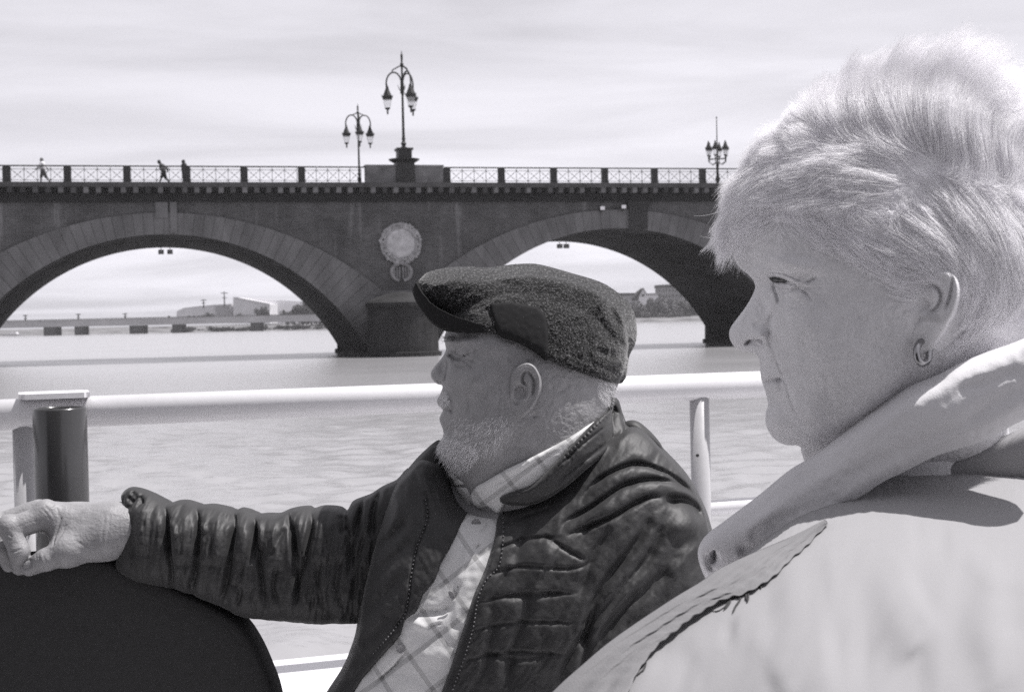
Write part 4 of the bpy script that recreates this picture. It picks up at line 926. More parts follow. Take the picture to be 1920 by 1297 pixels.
# lash line
def line_tube(h, px, r, name, m, par, off=0.0004, taper=True, n=6):
    U = h.lift(px); U = catmull(U, False, 6); w = h.W(U[:, 0], U[:, 1]) + off; P = h.fr.world(U[:, 0], U[:, 1], w)
    bm = bmesh.new(); k = np.linspace(0, 1, len(P)); rr = r * (np.minimum(1, np.minimum(k, 1 - k) * 4 + 0.15) if taper else np.ones(len(P)))
    tube(bm, P, list(rr), n); return adopt(bm_obj(name, bm, m, par, smooth=True), par)
M_eye = mat('dark_wet_eye', 0.03, 0.12, 0.6)
ey = Puff(FW, [(1442, 521), (1450, 518), (1460, 519), (1470, 523), (1479, 528), (1468, 529.5), (1456, 530), (1447, 527)], 0.0005, k=0.5, cap=0.0018, base=lambda u, v: hw.W(u, v) + 0.0004, liftout=hw.W); adopt(ey.obj('eye', M_eye, woman, fade=0.0005, backdet=False), woman)
line_tube(lid, [(1441, 521), (1452, 520), (1466, 523), (1480, 529)], 0.0006, 'eyelash', M_dark_lash, woman, 0.0002)
# earring
M_gold = mat('polished_earring', 0.32, 0.15, 0.6, metal=1.0)
hc_ = we.lift([[1732, 660]])[0]; wz = float(we.W(we.lift([[1728, 640]])[0][0], we.lift([[1728, 640]])[0][1]))
bm = bmesh.new(); ring = []
for k in range(33):
    t = 2 * math.pi * k / 32 + 1.8; x, y = fw(1730.5 + 12.5 * math.cos(t), 660 - 20 * math.sin(t), wz)[:2]
    ring.append(FW.world([x], [y], [wz + 0.0022 - 0.0062 * math.cos(t - 0.7)])[0])
tube(bm, ring, 0.0022, 10, cap=False); adopt(bm_obj('earring', bm, M_gold, woman, smooth=True), woman)

# hair
SK = [(1376, 470), (1372, 400), (1385, 335), (1420, 285), (1475, 238), (1530, 206), (1600, 184), (1680, 172), (1770, 178), (1862, 210), (1940, 280), (1992, 380), (1996, 480), (1975, 570), (1935, 645), (1860, 655), (1808, 640), (1806, 600), (1812, 548), (1800, 508), (1760, 500), (1724, 516), (1712, 560), (1700, 590), (1668, 560), (1630, 520), (1570, 480), (1500, 452), (1450, 440), (1410, 452)]
SKP = np.array(SK, float)
# scalp shell so that no skin shows between strands
sc = Puff(FW, [(1382, 440), (1376, 400), (1388, 338), (1424, 286), (1478, 240), (1532, 208), (1602, 186), (1680, 174), (1770, 180), (1860, 212), (1938, 282), (1990, 380), (1994, 480), (1972, 570), (1925, 640), (1840, 620), (1822, 560), (1812, 500), (1760, 485), (1715, 500), (1690, 545), (1640, 510), (1570, 465), (1500, 430), (1440, 415)], 0.002, k=0.1, cap=0.001, base=lambda u, v: hw.W(u, v) + 0.0003, liftout=hw.W)
o_hair = None
GUIDE = [  # polylines in the photograph, root to tip: (points, length factor, lift in metres)
    ([(1500, 320), (1440, 345), (1385, 380), (1352, 430), (1340, 470)], 0.58, 0.009), ([(1520, 370), (1450, 395), (1400, 430), (1374, 465), (1366, 488)], 0.52, 0.006), ([(1470, 300), (1420, 320), (1378, 355), (1352, 400)], 0.62, 0.009),
    ([(1490, 270), (1450, 275), (1415, 290), (1385, 320)], 0.7, 0.010), ([(1560, 280), (1510, 255), (1465, 240), (1440, 240)], 0.55, 0.014), ([(1500, 250), (1470, 225), (1450, 215)], 0.45, 0.014),
    ([(1570, 240), (1545, 200), (1545, 160), (1560, 135)], 0.7, 0.03), ([(1620, 240), (1605, 180), (1615, 130), (1650, 95)], 0.75, 0.034), ([(1690, 250), (1675, 180), (1690, 120), (1740, 78)], 0.8, 0.036),
    ([(1750, 270), (1745, 190), (1770, 120), (1830, 78)], 0.85, 0.036), ([(1800, 290), (1790, 210), (1810, 150), (1860, 105)], 0.85, 0.036), ([(1850, 310), (1840, 230), (1860, 175), (1890, 165), (1895, 200)], 1.0, 0.036), ([(1900, 330), (1895, 260), (1925, 215), (1950, 215)], 1.0, 0.036),
    ([(1720, 300), (1640, 280), (1570, 285), (1500, 305)], 0.6, 0.007), ([(1720, 340), (1640, 335), (1560, 345), (1490, 365)], 0.6, 0.006), ([(1640, 385), (1560, 375), (1480, 385), (1430, 410)], 0.6, 0.006),
    ([(1460, 400), (1530, 430), (1600, 470), (1660, 510)], 0.7, 0.005), ([(1500, 440), (1570, 480), (1640, 525), (1700, 550)], 0.55, 0.004), ([(1560, 350), (1640, 400), (1720, 450), (1770, 490)], 0.7, 0.006), ([(1620, 535), (1660, 570), (1700, 585), (1716, 584)], 0.4, 0.003), ([(1600, 500), (1650, 535), (1700, 555), (1730, 545)], 0.5, 0.004),
    ([(1700, 320), (1750, 360), (1800, 420), (1850, 490)], 0.8, 0.006), ([(1720, 340), (1790, 410), (1840, 480), (1860, 550)], 0.7, 0.007), ([(1790, 340), (1860, 420), (1900, 500), (1905, 570)], 0.7, 0.008), ([(1860, 340), (1920, 420), (1945, 500), (1940, 580)], 0.7, 0.008),
    ([(1760, 430), (1800, 480), (1822, 540), (1815, 600)], 0.6, 0.006), ([(1815, 520), (1812, 570), (1790, 620), (1765, 650)], 0.5, 0.004), ([(1960, 540), (1910, 580), (1850, 620), (1795, 650)], 0.6, 0.004), ([(1850, 540), (1845, 580), (1820, 615), (1790, 640)], 0.5, 0.005)]
gp, gt, gl, gq = [], [], [], []
for pts_, lf, lifth in GUIDE:
    c = catmull(np.array(pts_, float), False, 5); d = np.diff(c, axis=0); ln = np.sqrt((d ** 2).sum(1)); cl = np.concatenate([[0], np.cumsum(ln)])
    for i in range(len(d)): gp.append((c[i] + c[i + 1]) / 2); gt.append(d[i] / ln[i]); gl.append((cl[-1] - 0.4 * cl[i]) * lf); gq.append(lifth)
gp, gt, gl, gq = map(np.array, (gp, gt, gl, gq))
def guide(P, what):
    d2 = ((P[:, None] - gp[None]) ** 2).sum(-1) + 60.0; w = d2 ** -1.9; w /= w.sum(1, keepdims=True); return w @ what
def grow(px0, sgn, npts, rg, lenmul=1.0, wild=0.14, liftmul=1.0):
    """px0 (N,2) roots in reference pixels on the head; returns (N,npts,3) world points"""
    N = len(px0); L = guide(px0, gl) * lenmul * rg.uniform(0.65, 1.12, N); LQ = guide(px0, gq) * liftmul
    p = px0.copy(); bend = rg.normal(0, wild, N); out = np.zeros((N, npts, 3))
    U = hw.fr.uv(p[:, 0], p[:, 1], 0); 
    for _ in range(3): wv_ = hw.W(U[:, 0], U[:, 1]) * sgn; U = hw.fr.uv(p[:, 0], p[:, 1], wv_)
    w = (hw.W(U[:, 0], U[:, 1]) + 0.002) * sgn
    for k in range(npts):
        U = FW.uv(p[:, 0], p[:, 1], w); out[:, k] = FW.world(U[:, 0], U[:, 1], w)
        T = guide(p, gt); ang = np.arctan2(T[:, 1], T[:, 0]) + bend * (0.6 + 1.0 * k / npts); p = p + np.stack([np.cos(ang), np.sin(ang)], 1) * (L / (npts - 1))[:, None]
        U2 = FW.uv(p[:, 0], p[:, 1], w); hW = hw.W(U2[:, 0], U2[:, 1]); ins = hW > 0.004; tt_ = (k + 1) / (npts - 1)
        tgt = np.where(ins, sgn * (hW + LQ * (0.25 + 0.75 * tt_)), w * 0.92); w = w + (tgt - w) * 0.42
    return out
LOWL = np.array([(1372, 470), (1410, 452), (1450, 440), (1500, 452), (1570, 480), (1630, 520), (1668, 560), (1700, 590), (1712, 560), (1724, 516), (1760, 500), (1800, 508), (1812, 548), (1806, 600), (1808, 640), (1860, 655)], float)
def hair_roots(n, rg):
    X = []
    while sum(map(len, X)) < n:
        q = rg.uniform((1365, 165), (2000, 660), (n * 2, 2)); q = q[inside(SKP, q[:, 0], q[:, 1])]; dl = seg_dist(q, LOWL)[0]; X.append(q[rg.random(len(q)) < np.clip(dl / 55, 0.10, 1)])
    return np.concatenate(X)[:n]
def ridge_roots(n, rg):
    """extra roots along the top of the skull, where the side view packs them edge on"""
    c = catmull(np.array([(1376, 420), (1385, 340), (1422, 288), (1478, 242), (1532, 210), (1602, 188), (1680, 176), (1770, 182), (1860, 214), (1938, 284), (1988, 380)], float), False, 30)
    i = rg.integers(0, len(c), n); nrm = np.array([1680, 430]) - c[i]; nrm /= np.linalg.norm(nrm, axis=1)[:, None]; return c[i] + nrm * (np.abs(rg.normal(0, 16, n))[:, None] + 3)
rg = np.random.default_rng(11); allS = []
for roots, sgn, ncl in ((hair_roots(22000, rg), 1.0, 380), (hair_roots(5000, rg), -1.0, 160), (ridge_roots(6500, rg), 1.0, 200), (ridge_roots(5000, rg), -1.0, 150)):
    S = grow(roots, sgn, 10, rg); cen = roots[rg.integers(0, len(roots), ncl)]; C = grow(cen, sgn, 10, rg, 1.0, 0.12)
    j = np.argmin(((roots[:, None] - cen[None]) ** 2).sum(-1), 1) if True else rg.integers(0, ncl, len(roots))
    t = np.linspace(0, 1, 10)[None, :, None]; off = S[:, :1] - C[j][:, :1]; tg = C[j] + off * (1 - 0.55 * t); S = S + (tg - S) * ((0.45 + 0.5 * rg.random((len(S), 1, 1))) * t ** 1.2) + rg.normal(0, 1, (len(S), 1, 3)) * 0.0009 * t
    allS.append(S)
# a few stray single hairs off the fringe
fr_ = rg.uniform((1372, 380), (1400, 470), (70, 2)); S = grow(fr_, 1.0, 10, rg, 0.8, 0.55, 2.0); allS.append(S)
allS = np.concatenate(allS)
hair = curves_obj('hair', list(allS), 0.000105, M_hair, woman); adopt(hair, woman)
adopt(sc.obj('scalp', M_scalp, woman, open_edge=True), woman)

# jacket
M_wjack = mat('white_jacket_cloth', 0.29, 0.85, 0.15, var=0.04, vscale=8, bump=0.12, bscale=700, bdist=0.001, sheen=0.2)
M_scarf = mat('pale_grey_scarf', 0.66, 0.9, 0.1, var=0.05, vscale=14, bump=0.3, bscale=900, bdist=0.001, sheen=0.4)
vj = FW.uv([1760], [868], 0)[0, 1]
wjb = lambda u, v: 0.205 * (1 - np.exp(-np.clip(vj - v, 0, 1) / 0.033)) + 0.85 * np.clip(vj - v, 0, 0.34)
FW.wmax = 0.66
wj = Puff(FW, [(1070, 1330), (1160, 1240), (1246, 1174), (1342, 1104), (1438, 1024), (1500, 975), (1600, 925), (1690, 886), (1760, 870), (1830, 865), (1920, 872), (2010, 890), (2150, 960), (2300, 1100), (2400, 1400), (2420, 1720), (880, 1720), (950, 1480)], 0.0022, k=0.9, cap=0.13, base=wjb, liftout=wjb)
for q, dpt, wd, kd in (([(1307, 1281), (1340, 1230), (1383, 1192), (1412, 1187), (1446, 1209)], 0.004, 0.006, 'g'), ([(1498, 1099), (1546, 1072), (1599, 1077), (1628, 1108), (1647, 1147), (1665, 1185), (1690, 1230)], -0.005, 0.009, 'g'), ([(1520, 1085), (1570, 1056), (1620, 1068), (1655, 1115), (1690, 1180)], 0.004, 0.010, 'g'),
                      ([(1824, 1027), (1815, 1127), (1810, 1199), (1834, 1297)], -0.006, 0.009, 'g'), ([(1850, 1030), (1842, 1120), (1838, 1200), (1866, 1297)], 0.006, 0.012, 'g'), ([(1297, 1286), (1335, 1223), (1407, 1156), (1479, 1113)], -0.005, 0.006, 'g'), ([(1230, 1204), (1268, 1238), (1297, 1290)], -0.004, 0.006, 'g'),
                      ([(1479, 1034), (1527, 1006), (1599, 982), (1680, 960)], -0.003, 0.008, 'g'), ([(1500, 1058), (1580, 1020), (1700, 985), (1790, 960)], 0.004, 0.012, 'g'), ([(1704, 998), (1743, 1003), (1786, 1017)], -0.003, 0.006, 'g'), ([(1886, 1090), (1896, 1140), (1901, 1199)], -0.004, 0.008, 'g'),
                      ([(1590, 1230), (1680, 1245), (1760, 1270)], -0.004, 0.010, 'g'), ([(1450, 1297), (1500, 1240), (1570, 1200)], 0.004, 0.014, 'g'), ([(1730, 1100), (1700, 1160), (1720, 1230)], 0.005, 0.012, 'g'), ([(1355, 1212), (1362, 1196), (1378, 1188)], -0.004, 0.003, 'g')):
    wj.stroke(q, dpt * 1.5, wd * 1.1, kind=kd)
wj.noise(0.004, 0.10, seed=8, octs=3); wj.noise(0.0009, 0.014, aniso=(0.5, 1.5), ang=40, seed=9)
jac = adopt(wj.obj('jacket', M_wjack, woman, fade=0.01, back=3.0, backdet=False), woman)
ck = Puff(FW, [(1690, 892), (1735, 866), (1800, 838), (1870, 810), (1960, 772), (2050, 740), (2070, 905), (1960, 900), (1880, 892), (1800, 892), (1740, 895)], 0.0015, k=0.6, cap=0.014, base=lambda u, v: 0.028 + 0 * u)
adopt(ck.obj('jacket_collar', M_wjack, jac), woman)
# scarf
uL, uR = FW.uv([1320, 1900], [1000, 700], 0.05)[:, 0]
sb = lambda u, v: 0.042 + 0.055 * np.clip((u - uL) / (uR - uL), 0, 1.15)
sf = Puff(FW, [(2010, 585), (1920, 634), (1850, 660), (1800, 681), (1760, 702), (1700, 727), (1640, 768), (1590, 806), (1530, 851), (1480, 881), (1420, 930), (1360, 975), (1324, 1003), (1309, 1030), (1312, 1058), (1326, 1086), (1345, 1074), (1400, 1047), (1480, 1018), (1525, 996), (1600, 944), (1650, 907), (1700, 882), (1760, 853), (1840, 828), (1905, 794), (2010, 735)], 0.0013, k=0.95, base=sb, liftout=sb)
sf.stroke([(1640, 775), (1690, 748), (1740, 728), (1785, 703)], -0.004, 0.0022); sf.stroke([(1560, 850), (1620, 815), (1680, 775), (1735, 748), (1790, 715), (1860, 690), (1920, 668)], 0.004, 0.005)
sf.stroke([(1735, 726), (1755, 716), (1778, 705)], -0.007, 0.0014)
sf.stroke([(1340, 1030), (1334, 1045), (1338, 1062)], -0.012, 0.0016); sf.stroke([(1326, 1035), (1327, 1055), (1338, 1072)], -0.004, 0.0016); sf.bump(1341, 1046, 6, 8, -0.008)
sf.stroke([(1380, 1036), (1410, 1030), (1440, 1032)], -0.004, 0.004); sf.stroke([(1480, 1000), (1560, 950), (1640, 900), (1740, 840)], 0.003, 0.008); sf.stroke([(1420, 985), (1500, 925), (1600, 860), (1700, 800), (1800, 750)], -0.002, 0.010)
for q, dp, wd in (([(1335, 1010), (1400, 965), (1480, 905), (1560, 850)], -0.003, 0.006), ([(1360, 1040), (1440, 1000), (1540, 935), (1640, 872), (1760, 815), (1880, 770)], -0.0035, 0.007), ([(1500, 935), (1600, 870), (1720, 800), (1850, 745)], 0.004, 0.010), ([(1700, 860), (1780, 820), (1880, 775), (1960, 735)], 0.003, 0.006), ([(1800, 790), (1880, 750), (1960, 700)], -0.003, 0.005), ([(1780, 735), (1860, 710), (1940, 690)], -0.0025, 0.004), ([(1400, 1010), (1450, 975), (1490, 960)], -0.002, 0.004)): sf.stroke(q, dp, wd)
sf.noise(0.0014, 0.03, aniso=(0.35, 1.4), ang=32, seed=21); sf.noise(0.00025, 0.0035, seed=22)
scarf = adopt(sf.obj('scarf', M_scarf, woman, fade=0.004), woman)
hb = np.where(wj.mask, wj.h, 0)
for _ in range(3):
    for ax in (0, 1):
        cs_ = np.cumsum(np.concatenate([np.zeros_like(np.take(hb, [0], ax)), np.pad(hb, [(9, 8) if a_ == ax else (0, 0) for a_ in (0, 1)])], ax), ax); n_ = hb.shape[ax]
        hb = (np.take(cs_, np.arange(17, n_ + 17), ax) - np.take(cs_, np.arange(0, n_), ax)) / 17
sdb = lambda u, v: wjb(u, v) + np.maximum(wj._samp(hb, u, v) + 0.002, wj.H(u, v) + 0.0025)
def resample(P, n):
    P = catmull(np.array(P, float), False, 10); L_ = np.concatenate([[0], np.cumsum(np.sqrt((np.diff(P, axis=0) ** 2).sum(1)))]); q = np.linspace(0, L_[-1], n)
    return np.stack([np.interp(q, L_, P[:, 0]), np.interp(q, L_, P[:, 1])], 1)
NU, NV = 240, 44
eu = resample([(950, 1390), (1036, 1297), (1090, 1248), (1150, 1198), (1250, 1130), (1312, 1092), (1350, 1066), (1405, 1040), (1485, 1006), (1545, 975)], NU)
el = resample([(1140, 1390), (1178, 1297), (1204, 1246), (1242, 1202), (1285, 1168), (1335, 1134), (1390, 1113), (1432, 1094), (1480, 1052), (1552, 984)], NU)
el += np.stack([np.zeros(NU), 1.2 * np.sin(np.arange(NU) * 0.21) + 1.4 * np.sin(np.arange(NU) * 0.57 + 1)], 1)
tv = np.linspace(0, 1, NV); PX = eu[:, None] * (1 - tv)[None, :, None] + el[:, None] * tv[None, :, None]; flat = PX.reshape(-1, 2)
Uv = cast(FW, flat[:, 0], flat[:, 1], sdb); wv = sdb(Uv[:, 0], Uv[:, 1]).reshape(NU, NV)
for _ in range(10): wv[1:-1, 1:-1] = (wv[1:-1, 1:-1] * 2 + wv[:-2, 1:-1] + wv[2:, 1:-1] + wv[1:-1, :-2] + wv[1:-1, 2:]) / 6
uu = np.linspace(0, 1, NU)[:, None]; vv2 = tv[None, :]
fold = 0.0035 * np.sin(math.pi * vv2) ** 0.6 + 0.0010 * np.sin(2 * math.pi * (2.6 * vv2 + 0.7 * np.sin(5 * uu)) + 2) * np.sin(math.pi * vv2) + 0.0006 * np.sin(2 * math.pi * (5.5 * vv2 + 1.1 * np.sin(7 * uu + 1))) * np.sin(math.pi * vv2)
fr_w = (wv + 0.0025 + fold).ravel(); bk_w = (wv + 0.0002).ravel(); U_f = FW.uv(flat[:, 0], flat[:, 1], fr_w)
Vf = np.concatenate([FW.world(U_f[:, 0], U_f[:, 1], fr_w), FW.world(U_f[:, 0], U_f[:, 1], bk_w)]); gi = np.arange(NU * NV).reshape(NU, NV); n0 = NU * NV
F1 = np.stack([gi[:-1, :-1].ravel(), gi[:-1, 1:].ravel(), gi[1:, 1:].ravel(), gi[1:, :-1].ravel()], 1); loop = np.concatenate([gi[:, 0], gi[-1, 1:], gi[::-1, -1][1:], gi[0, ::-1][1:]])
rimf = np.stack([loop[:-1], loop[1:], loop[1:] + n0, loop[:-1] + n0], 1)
adopt(fast_mesh('scarf_end', Vf, np.concatenate([F1, F1[:, ::-1] + n0, rimf]), mat('shade_toned_scarf', 0.20, 0.9, 0.1, var=0.1, vscale=20, bump=0.3, bscale=900, bdist=0.001), scarf, np.concatenate([U_f, U_f + 2])), woman)  # same scarf cloth toned darker, standing in for shade on this end
M_thread = mat('dark_fringe_thread', 0.05, 0.8, 0.2)
for q in ([(1370, 1108), (1366, 1127), (1352, 1141), (1336, 1144)], [(1373, 1108), (1369, 1128), (1357, 1142)], [(1391, 1101), (1389, 1120), (1380, 1134), (1375, 1146)], [(1409, 1090), (1407, 1106), (1399, 1110)], [(1404, 1108), (1404, 1117), (1402, 1126)], [(1400, 1108), (1400, 1122)], [(1426, 1084), (1428, 1100)], [(1430, 1086), (1431, 1094)], [(1214, 1238), (1208, 1252), (1196, 1262)], [(1208, 1245), (1190, 1262), (1180, 1280)]):
    line_tube(wj, q, 0.00055, 'fringe_thread', M_thread, scarf, 0.003)
for c_ in scarf.children:
    if c_.name.startswith('fringe'): adopt(c_, woman)

# ------------------------------------------------------------------ the man
man = tag(empty('person', (0.02, 1.55, 1.25)), 'person in tweed flat cap and dark quilted jacket, arm stretched along the dark seat back', 'person')
FM = Frame(980, 720, 1.6)
M_HEAD = [(838, 618), (834, 628), (832.5, 636), (834.5, 645), (836, 655), (833, 663), (825, 675), (814, 688), (808.5, 697), (808, 705), (812, 713), (820, 720), (828, 722), (829.5, 727), (826.5, 736), (822, 745), (819.5, 753), (823, 761), (830, 768.5), (827, 776), (824, 784), (825, 791), (829, 801), (831.5, 811), (829, 822), (820, 832), (816, 843), (818, 857), (828, 869), (840, 880), (846, 896), (862, 930), (890, 985), (920, 1040),
          (1190, 1000), (1160, 860), (1146, 790), (1149, 755), (1158, 724), (1168, 700), (1176, 660), (1166, 610), (1132, 562), (1072, 531), (1000, 520), (930, 528), (880, 552), (852, 583)]
hm = Puff(FM, M_HEAD, 0.0010, k=0.76, smooth=4)
def sculpt_man(h):
    b, st = h.bump, h.stroke
    b(900, 800, 55, 60, 0.007); b(884, 712, 34, 30, 0.006); b(1050, 760, 60, 60, 0.0005); b(905, 650, 50, 20, 0.004); b(880, 770, 26, 34, -0.003)
    b(852, 664, 15, 10, -0.010); b(841, 640, 10, 8, 0.006); b(866, 640, 24, 8, 0.006)
    b(829, 690, 8, 15, -0.005); b(830, 712, 7, 7, 0.004)
    st([(838, 663), (846, 668), (858, 673), (870, 672)], -0.0065, 0.0015); st([(842, 657), (852, 659), (864, 667), (880, 664)], 0.0036, 0.0016, kind='o')
    for q in ([(866, 668), (880, 676), (894, 679)], [(866, 672), (878, 684), (888, 694)], [(866, 665), (882, 662), (898, 655)], [(850, 682), (862, 688), (876, 690)]): st(q, -0.0022, 0.0013)
    st([(838, 668), (840, 685), (837, 705), (831, 724)], 0.0045, 0.0024, kind='s'); st([(838, 670), (839, 686), (836, 706), (831, 724)], -0.0055, 0.0016)
    st([(820, 718), (825, 715), (829, 719)], -0.006, 0.0013)
    st([(834, 726), (846, 745), (850, 764), (846, 784)], -0.0034, 0.0026); st([(829, 769), (840, 769), (850, 773)], -0.006, 0.0015)
    st([(829, 803), (842, 806), (854, 812)], -0.0045, 0.003); b(838, 845, 20, 20, 0.003)
    st([(842, 880), (880, 868), (920, 850), (950, 815), (962, 790)], 0.0045, 0.006, kind='s')
    for q in ([(905, 690), (915, 720), (912, 750)], [(925, 700), (938, 735), (930, 775)], [(870, 730), (880, 755), (878, 785)], [(1030, 720), (1045, 735), (1070, 720)]): st(q, -0.0012, 0.0022)
    b(1001, 780, 6, 5, -0.003)
    h.noise(0.0002, 0.016, seed=31); h.noise(0.0002, 0.003, seed=32)
sculpt_man(hm)
parts = [hm.mesh(fade=0.002)]
M_EAR = [(959, 697), (967, 688), (976, 682), (990, 678.5), (1004, 686), (1013, 703), (1016, 721), (1013.5, 736), (1006, 755), (996, 771), (985, 781), (973, 789), (961, 791), (955, 783), (953, 761), (954.5, 736), (956, 714)]
mear = ear_part(FM, hm, M_EAR, 0, 0, 0.002, 0.24)
mear.stroke([(962, 702), (975, 687), (990, 683), (1002, 690), (1010, 706), (1011, 724), (1006, 745), (996, 763), (982, 777)], 0.0032, 0.0022); mear.stroke([(984, 695), (992, 699), (1000, 712), (1001, 728), (996, 746)], -0.0038, 0.0014)
mear.stroke([(990, 706), (992, 722), (990, 740), (980, 756)], 0.0018, 0.0018); mear.stroke([(986, 694), (980, 706), (980, 714), (988, 724)], -0.0048, 0.0016)
mear.bump(974, 734, 9, 12, -0.0105, -20); mear.bump(982, 738, 9, 7, -0.003); mear.bump(963, 735, 5, 9, 0.003); mear.stroke([(962, 750), (966, 757), (972, 755)], -0.002, 0.0014)
parts.append(mear.mesh(fade=0.0012, back=0.6, backdet=False))
# hand: palm block, thumb and four bent fingers
def fm(px, py, w):
    u, v = FM.uv([px], [py], w)[0]; return np.array([u, v, w])
WR = fm(214, 990, .0); mm_ = 0.001
hand = [(fm(330, 1005, -.01), WR, .034, .0245, .02), (WR, fm(150, 988, -.01), .0245, .024, .02), (fm(205, 985, -.012), fm(95, 970, .006), .022, .0155, .015), (fm(200, 985, -.03), fm(80, 962, -.018), .021, .0150, .015), (fm(200, 990, -.045), fm(62, 964, -.040), .019, .0140, .015), (fm(200, 996, -.055), fm(50, 972, -.060), .018, .0130, .015),
        (fm(195, 1008, .008), fm(120, 1002, .006), .021, .015, .015), (fm(190, 1012, .008), fm(128, 1033, .024), .021, .0165, .014)]
thumb = [(fm(128, 1033, .024), fm(86, 1049, .030), .0150, .0118, .006), (fm(86, 1049, .030), fm(55, 1063, .026), .0120, .0098, .005), (fm(128, 1031, .022), fm(120, 1010, .006), .014, .012, .012)]
FING = [((90, 968, .008), (20, 990, .024), (36, 1034, .030), (37, 1062, .016), .0128), ((72, 960, -.018), (-6, 984, -.006), (8, 1030, .004), (20, 1060, -.004), .0130), ((56, 963, -.040), (-22, 990, -.034), (-8, 1034, -.026), (6, 1062, -.030), .0122), ((46, 974, -.060), (-24, 1002, -.060), (-10, 1040, -.052), (6, 1062, -.052), .0108)]
g_all = hand + thumb
Pb = np.array([c[i] for c in g_all for i in (0, 1)] + [fm(*p) for f_ in FING for p in f_[:4]]); lo = Pb.min(0) - 0.045; hi = Pb.max(0) + 0.045; hs_ = 0.0013
n = np.ceil((hi - lo) / hs_).astype(int) + 1; g = np.stack(np.meshgrid(*[lo[i] + np.arange(n[i]) * hs_ for i in range(3)], indexing='ij'), -1).astype(np.float32)
def capd(a, b_, ra, rb):
    a = np.asarray(a, np.float32); b_ = np.asarray(b_, np.float32); ab = b_ - a; t = np.clip(((g - a) @ ab) / (ab @ ab + 1e-12), 0, 1); return np.sqrt(((g - a - t[..., None] * ab) ** 2).sum(-1)) - (ra + (rb - ra) * t)
def smin(A, B, k): h_ = np.clip(0.5 + 0.5 * (A - B) / k, 0, 1); return A * (1 - h_) + B * h_ - k * h_ * (1 - h_)
D = None
for c in hand: d = capd(*c[:4]); D = d if D is None else smin(D, d, c[4])
T_ = None
for c in thumb: d = capd(*c[:4]); T_ = d if T_ is None else smin(T_, d, c[4])
D = smin(D, T_, 0.008)
for a, b_, c, e, r in FING:
    A, B, C, E = fm(*a), fm(*b_), fm(*c), fm(*e); f_ = smin(smin(capd(A, B, r * 1.12, r * 0.98), capd(B, C, r * 1.0, r * 0.86), 0.0035), capd(C, E, r * 0.88, r * 0.74), 0.0035)
    f_ = smin(f_, np.sqrt(((g - (B + np.array([-.002, .003, .001]))) ** 2).sum(-1)) - r * 0.98, 0.004); D = smin(D, f_, 0.0018)
k0 = np.sqrt(((g - fm(84, 956, .010)) ** 2).sum(-1)) - .0115; D = smin(D, k0, 0.010)
# thumb nail: a shallow flat with a rim
nl = fm(57, 1056, .0365); D = D + 0.0012 * np.exp(-(((g - nl) ** 2).sum(-1)) / 0.0045 ** 2)
v3, f3 = surface_nets(D, lo, hs_)
fn = np.cross(v3[f3[:, 1]] - v3[f3[:, 0]], v3[f3[:, 3]] - v3[f3[:, 0]]); vn = np.zeros_like(v3)
for k in range(4): np.add.at(vn, f3[:, k], fn)
vn /= np.linalg.norm(vn, axis=1)[:, None] + 1e-12
if (vn * (v3 - v3.mean(0))).sum() < 0: vn = -vn
CRE = [([(12, 986), (20, 994), (30, 1003)], .0010), ([(8, 994), (18, 1002), (28, 1010)], .0007), ([(30, 1030), (38, 1030), (49, 1026)], .0012), ([(28, 1037), (38, 1037), (48, 1033)], .0006), ([(81, 1034), (85, 1046), (90, 1062)], .0010), ([(76, 1037), (80, 1050), (84, 1064)], .0007), ([(90, 1034), (95, 1048), (98, 1060)], .0006),
       ([(112, 972), (108, 990), (104, 1004), (106, 1018)], .0016), ([(122, 985), (118, 1000), (112, 1012)], .0008), ([(84, 950), (92, 958), (98, 968)], .0007), ([(78, 954), (86, 962), (92, 972)], .0006), ([(98, 950), (104, 958), (108, 968)], .0006), ([(150, 1012), (165, 1022), (180, 1026)], .0006), ([(196, 965), (198, 985), (196, 1010)], .0005), ([(206, 965), (208, 990), (204, 1015)], .0005), ([(40, 985), (60, 978), (80, 974)], .0004)]
nail = [(57 + 10.5 * math.cos(t) * math.cos(.55) - 7.2 * math.sin(t) * math.sin(.55) * -1, 1055 - 10.5 * math.cos(t) * math.sin(.55) + 7.2 * math.sin(t) * math.cos(.55)) for t in np.linspace(0, 2 * math.pi, 22)]
CRE.append((nail, .0011)); dsp = np.zeros(len(v3)); frontv = np.clip(vn[:, 2] * 2, 0, 1)
for ln_, dp_ in CRE:
    wn_ = 0.024; Uc_ = FM.uv([q[0] for q in ln_], [q[1] for q in ln_], wn_); near_ = np.where(np.abs(v3[:, :2] - Uc_.mean(0)).max(1) < 0.03)[0]
    if len(near_): d_ = seg_dist(v3[near_, :2], Uc_)[0]; dsp[near_] -= dp_ * np.exp(-(d_ / 0.0011) ** 2)
rn_ = np.random.default_rng(9); kv = rn_.normal(0, 420, (24, 3)); pv3 = rn_.uniform(0, 6.28, 24)
dsp = dsp * frontv + 0.00004 * np.sin(v3 @ kv.T + pv3).sum(1) * 0.6
v3 = v3 + vn * dsp[:, None]
wv3 = FM.world(v3[:, 0], v3[:, 1], v3[:, 2])
parts.append((wv3, f3, v3[:, :2]))
caps = [(fm(1010, 880, -.01), fm(1010, 1000, -.01), .06, .075), (fm(1000, 1040, -.01), fm(930, 1500, -.01), .10, .115), (fm(860, 960, -.04), fm(1180, 1010, .01), .055, .055), (fm(820, 960, -.03), fm(560, 1062, -.03), .045, .034), (fm(560, 1062, -.03), fm(320, 1003, -.015), .034, .030), (fm(1210, 1040, .02), fm(1190, 1500, .03), .05, .04)]
D, lo, _ = sdf_capsules(caps, 0.012, 0.04); v3, f3 = surface_nets(D, lo, 0.012); parts.append((FM.world(v3[:, 0], v3[:, 1], v3[:, 2]), f3, v3[:, :2]))
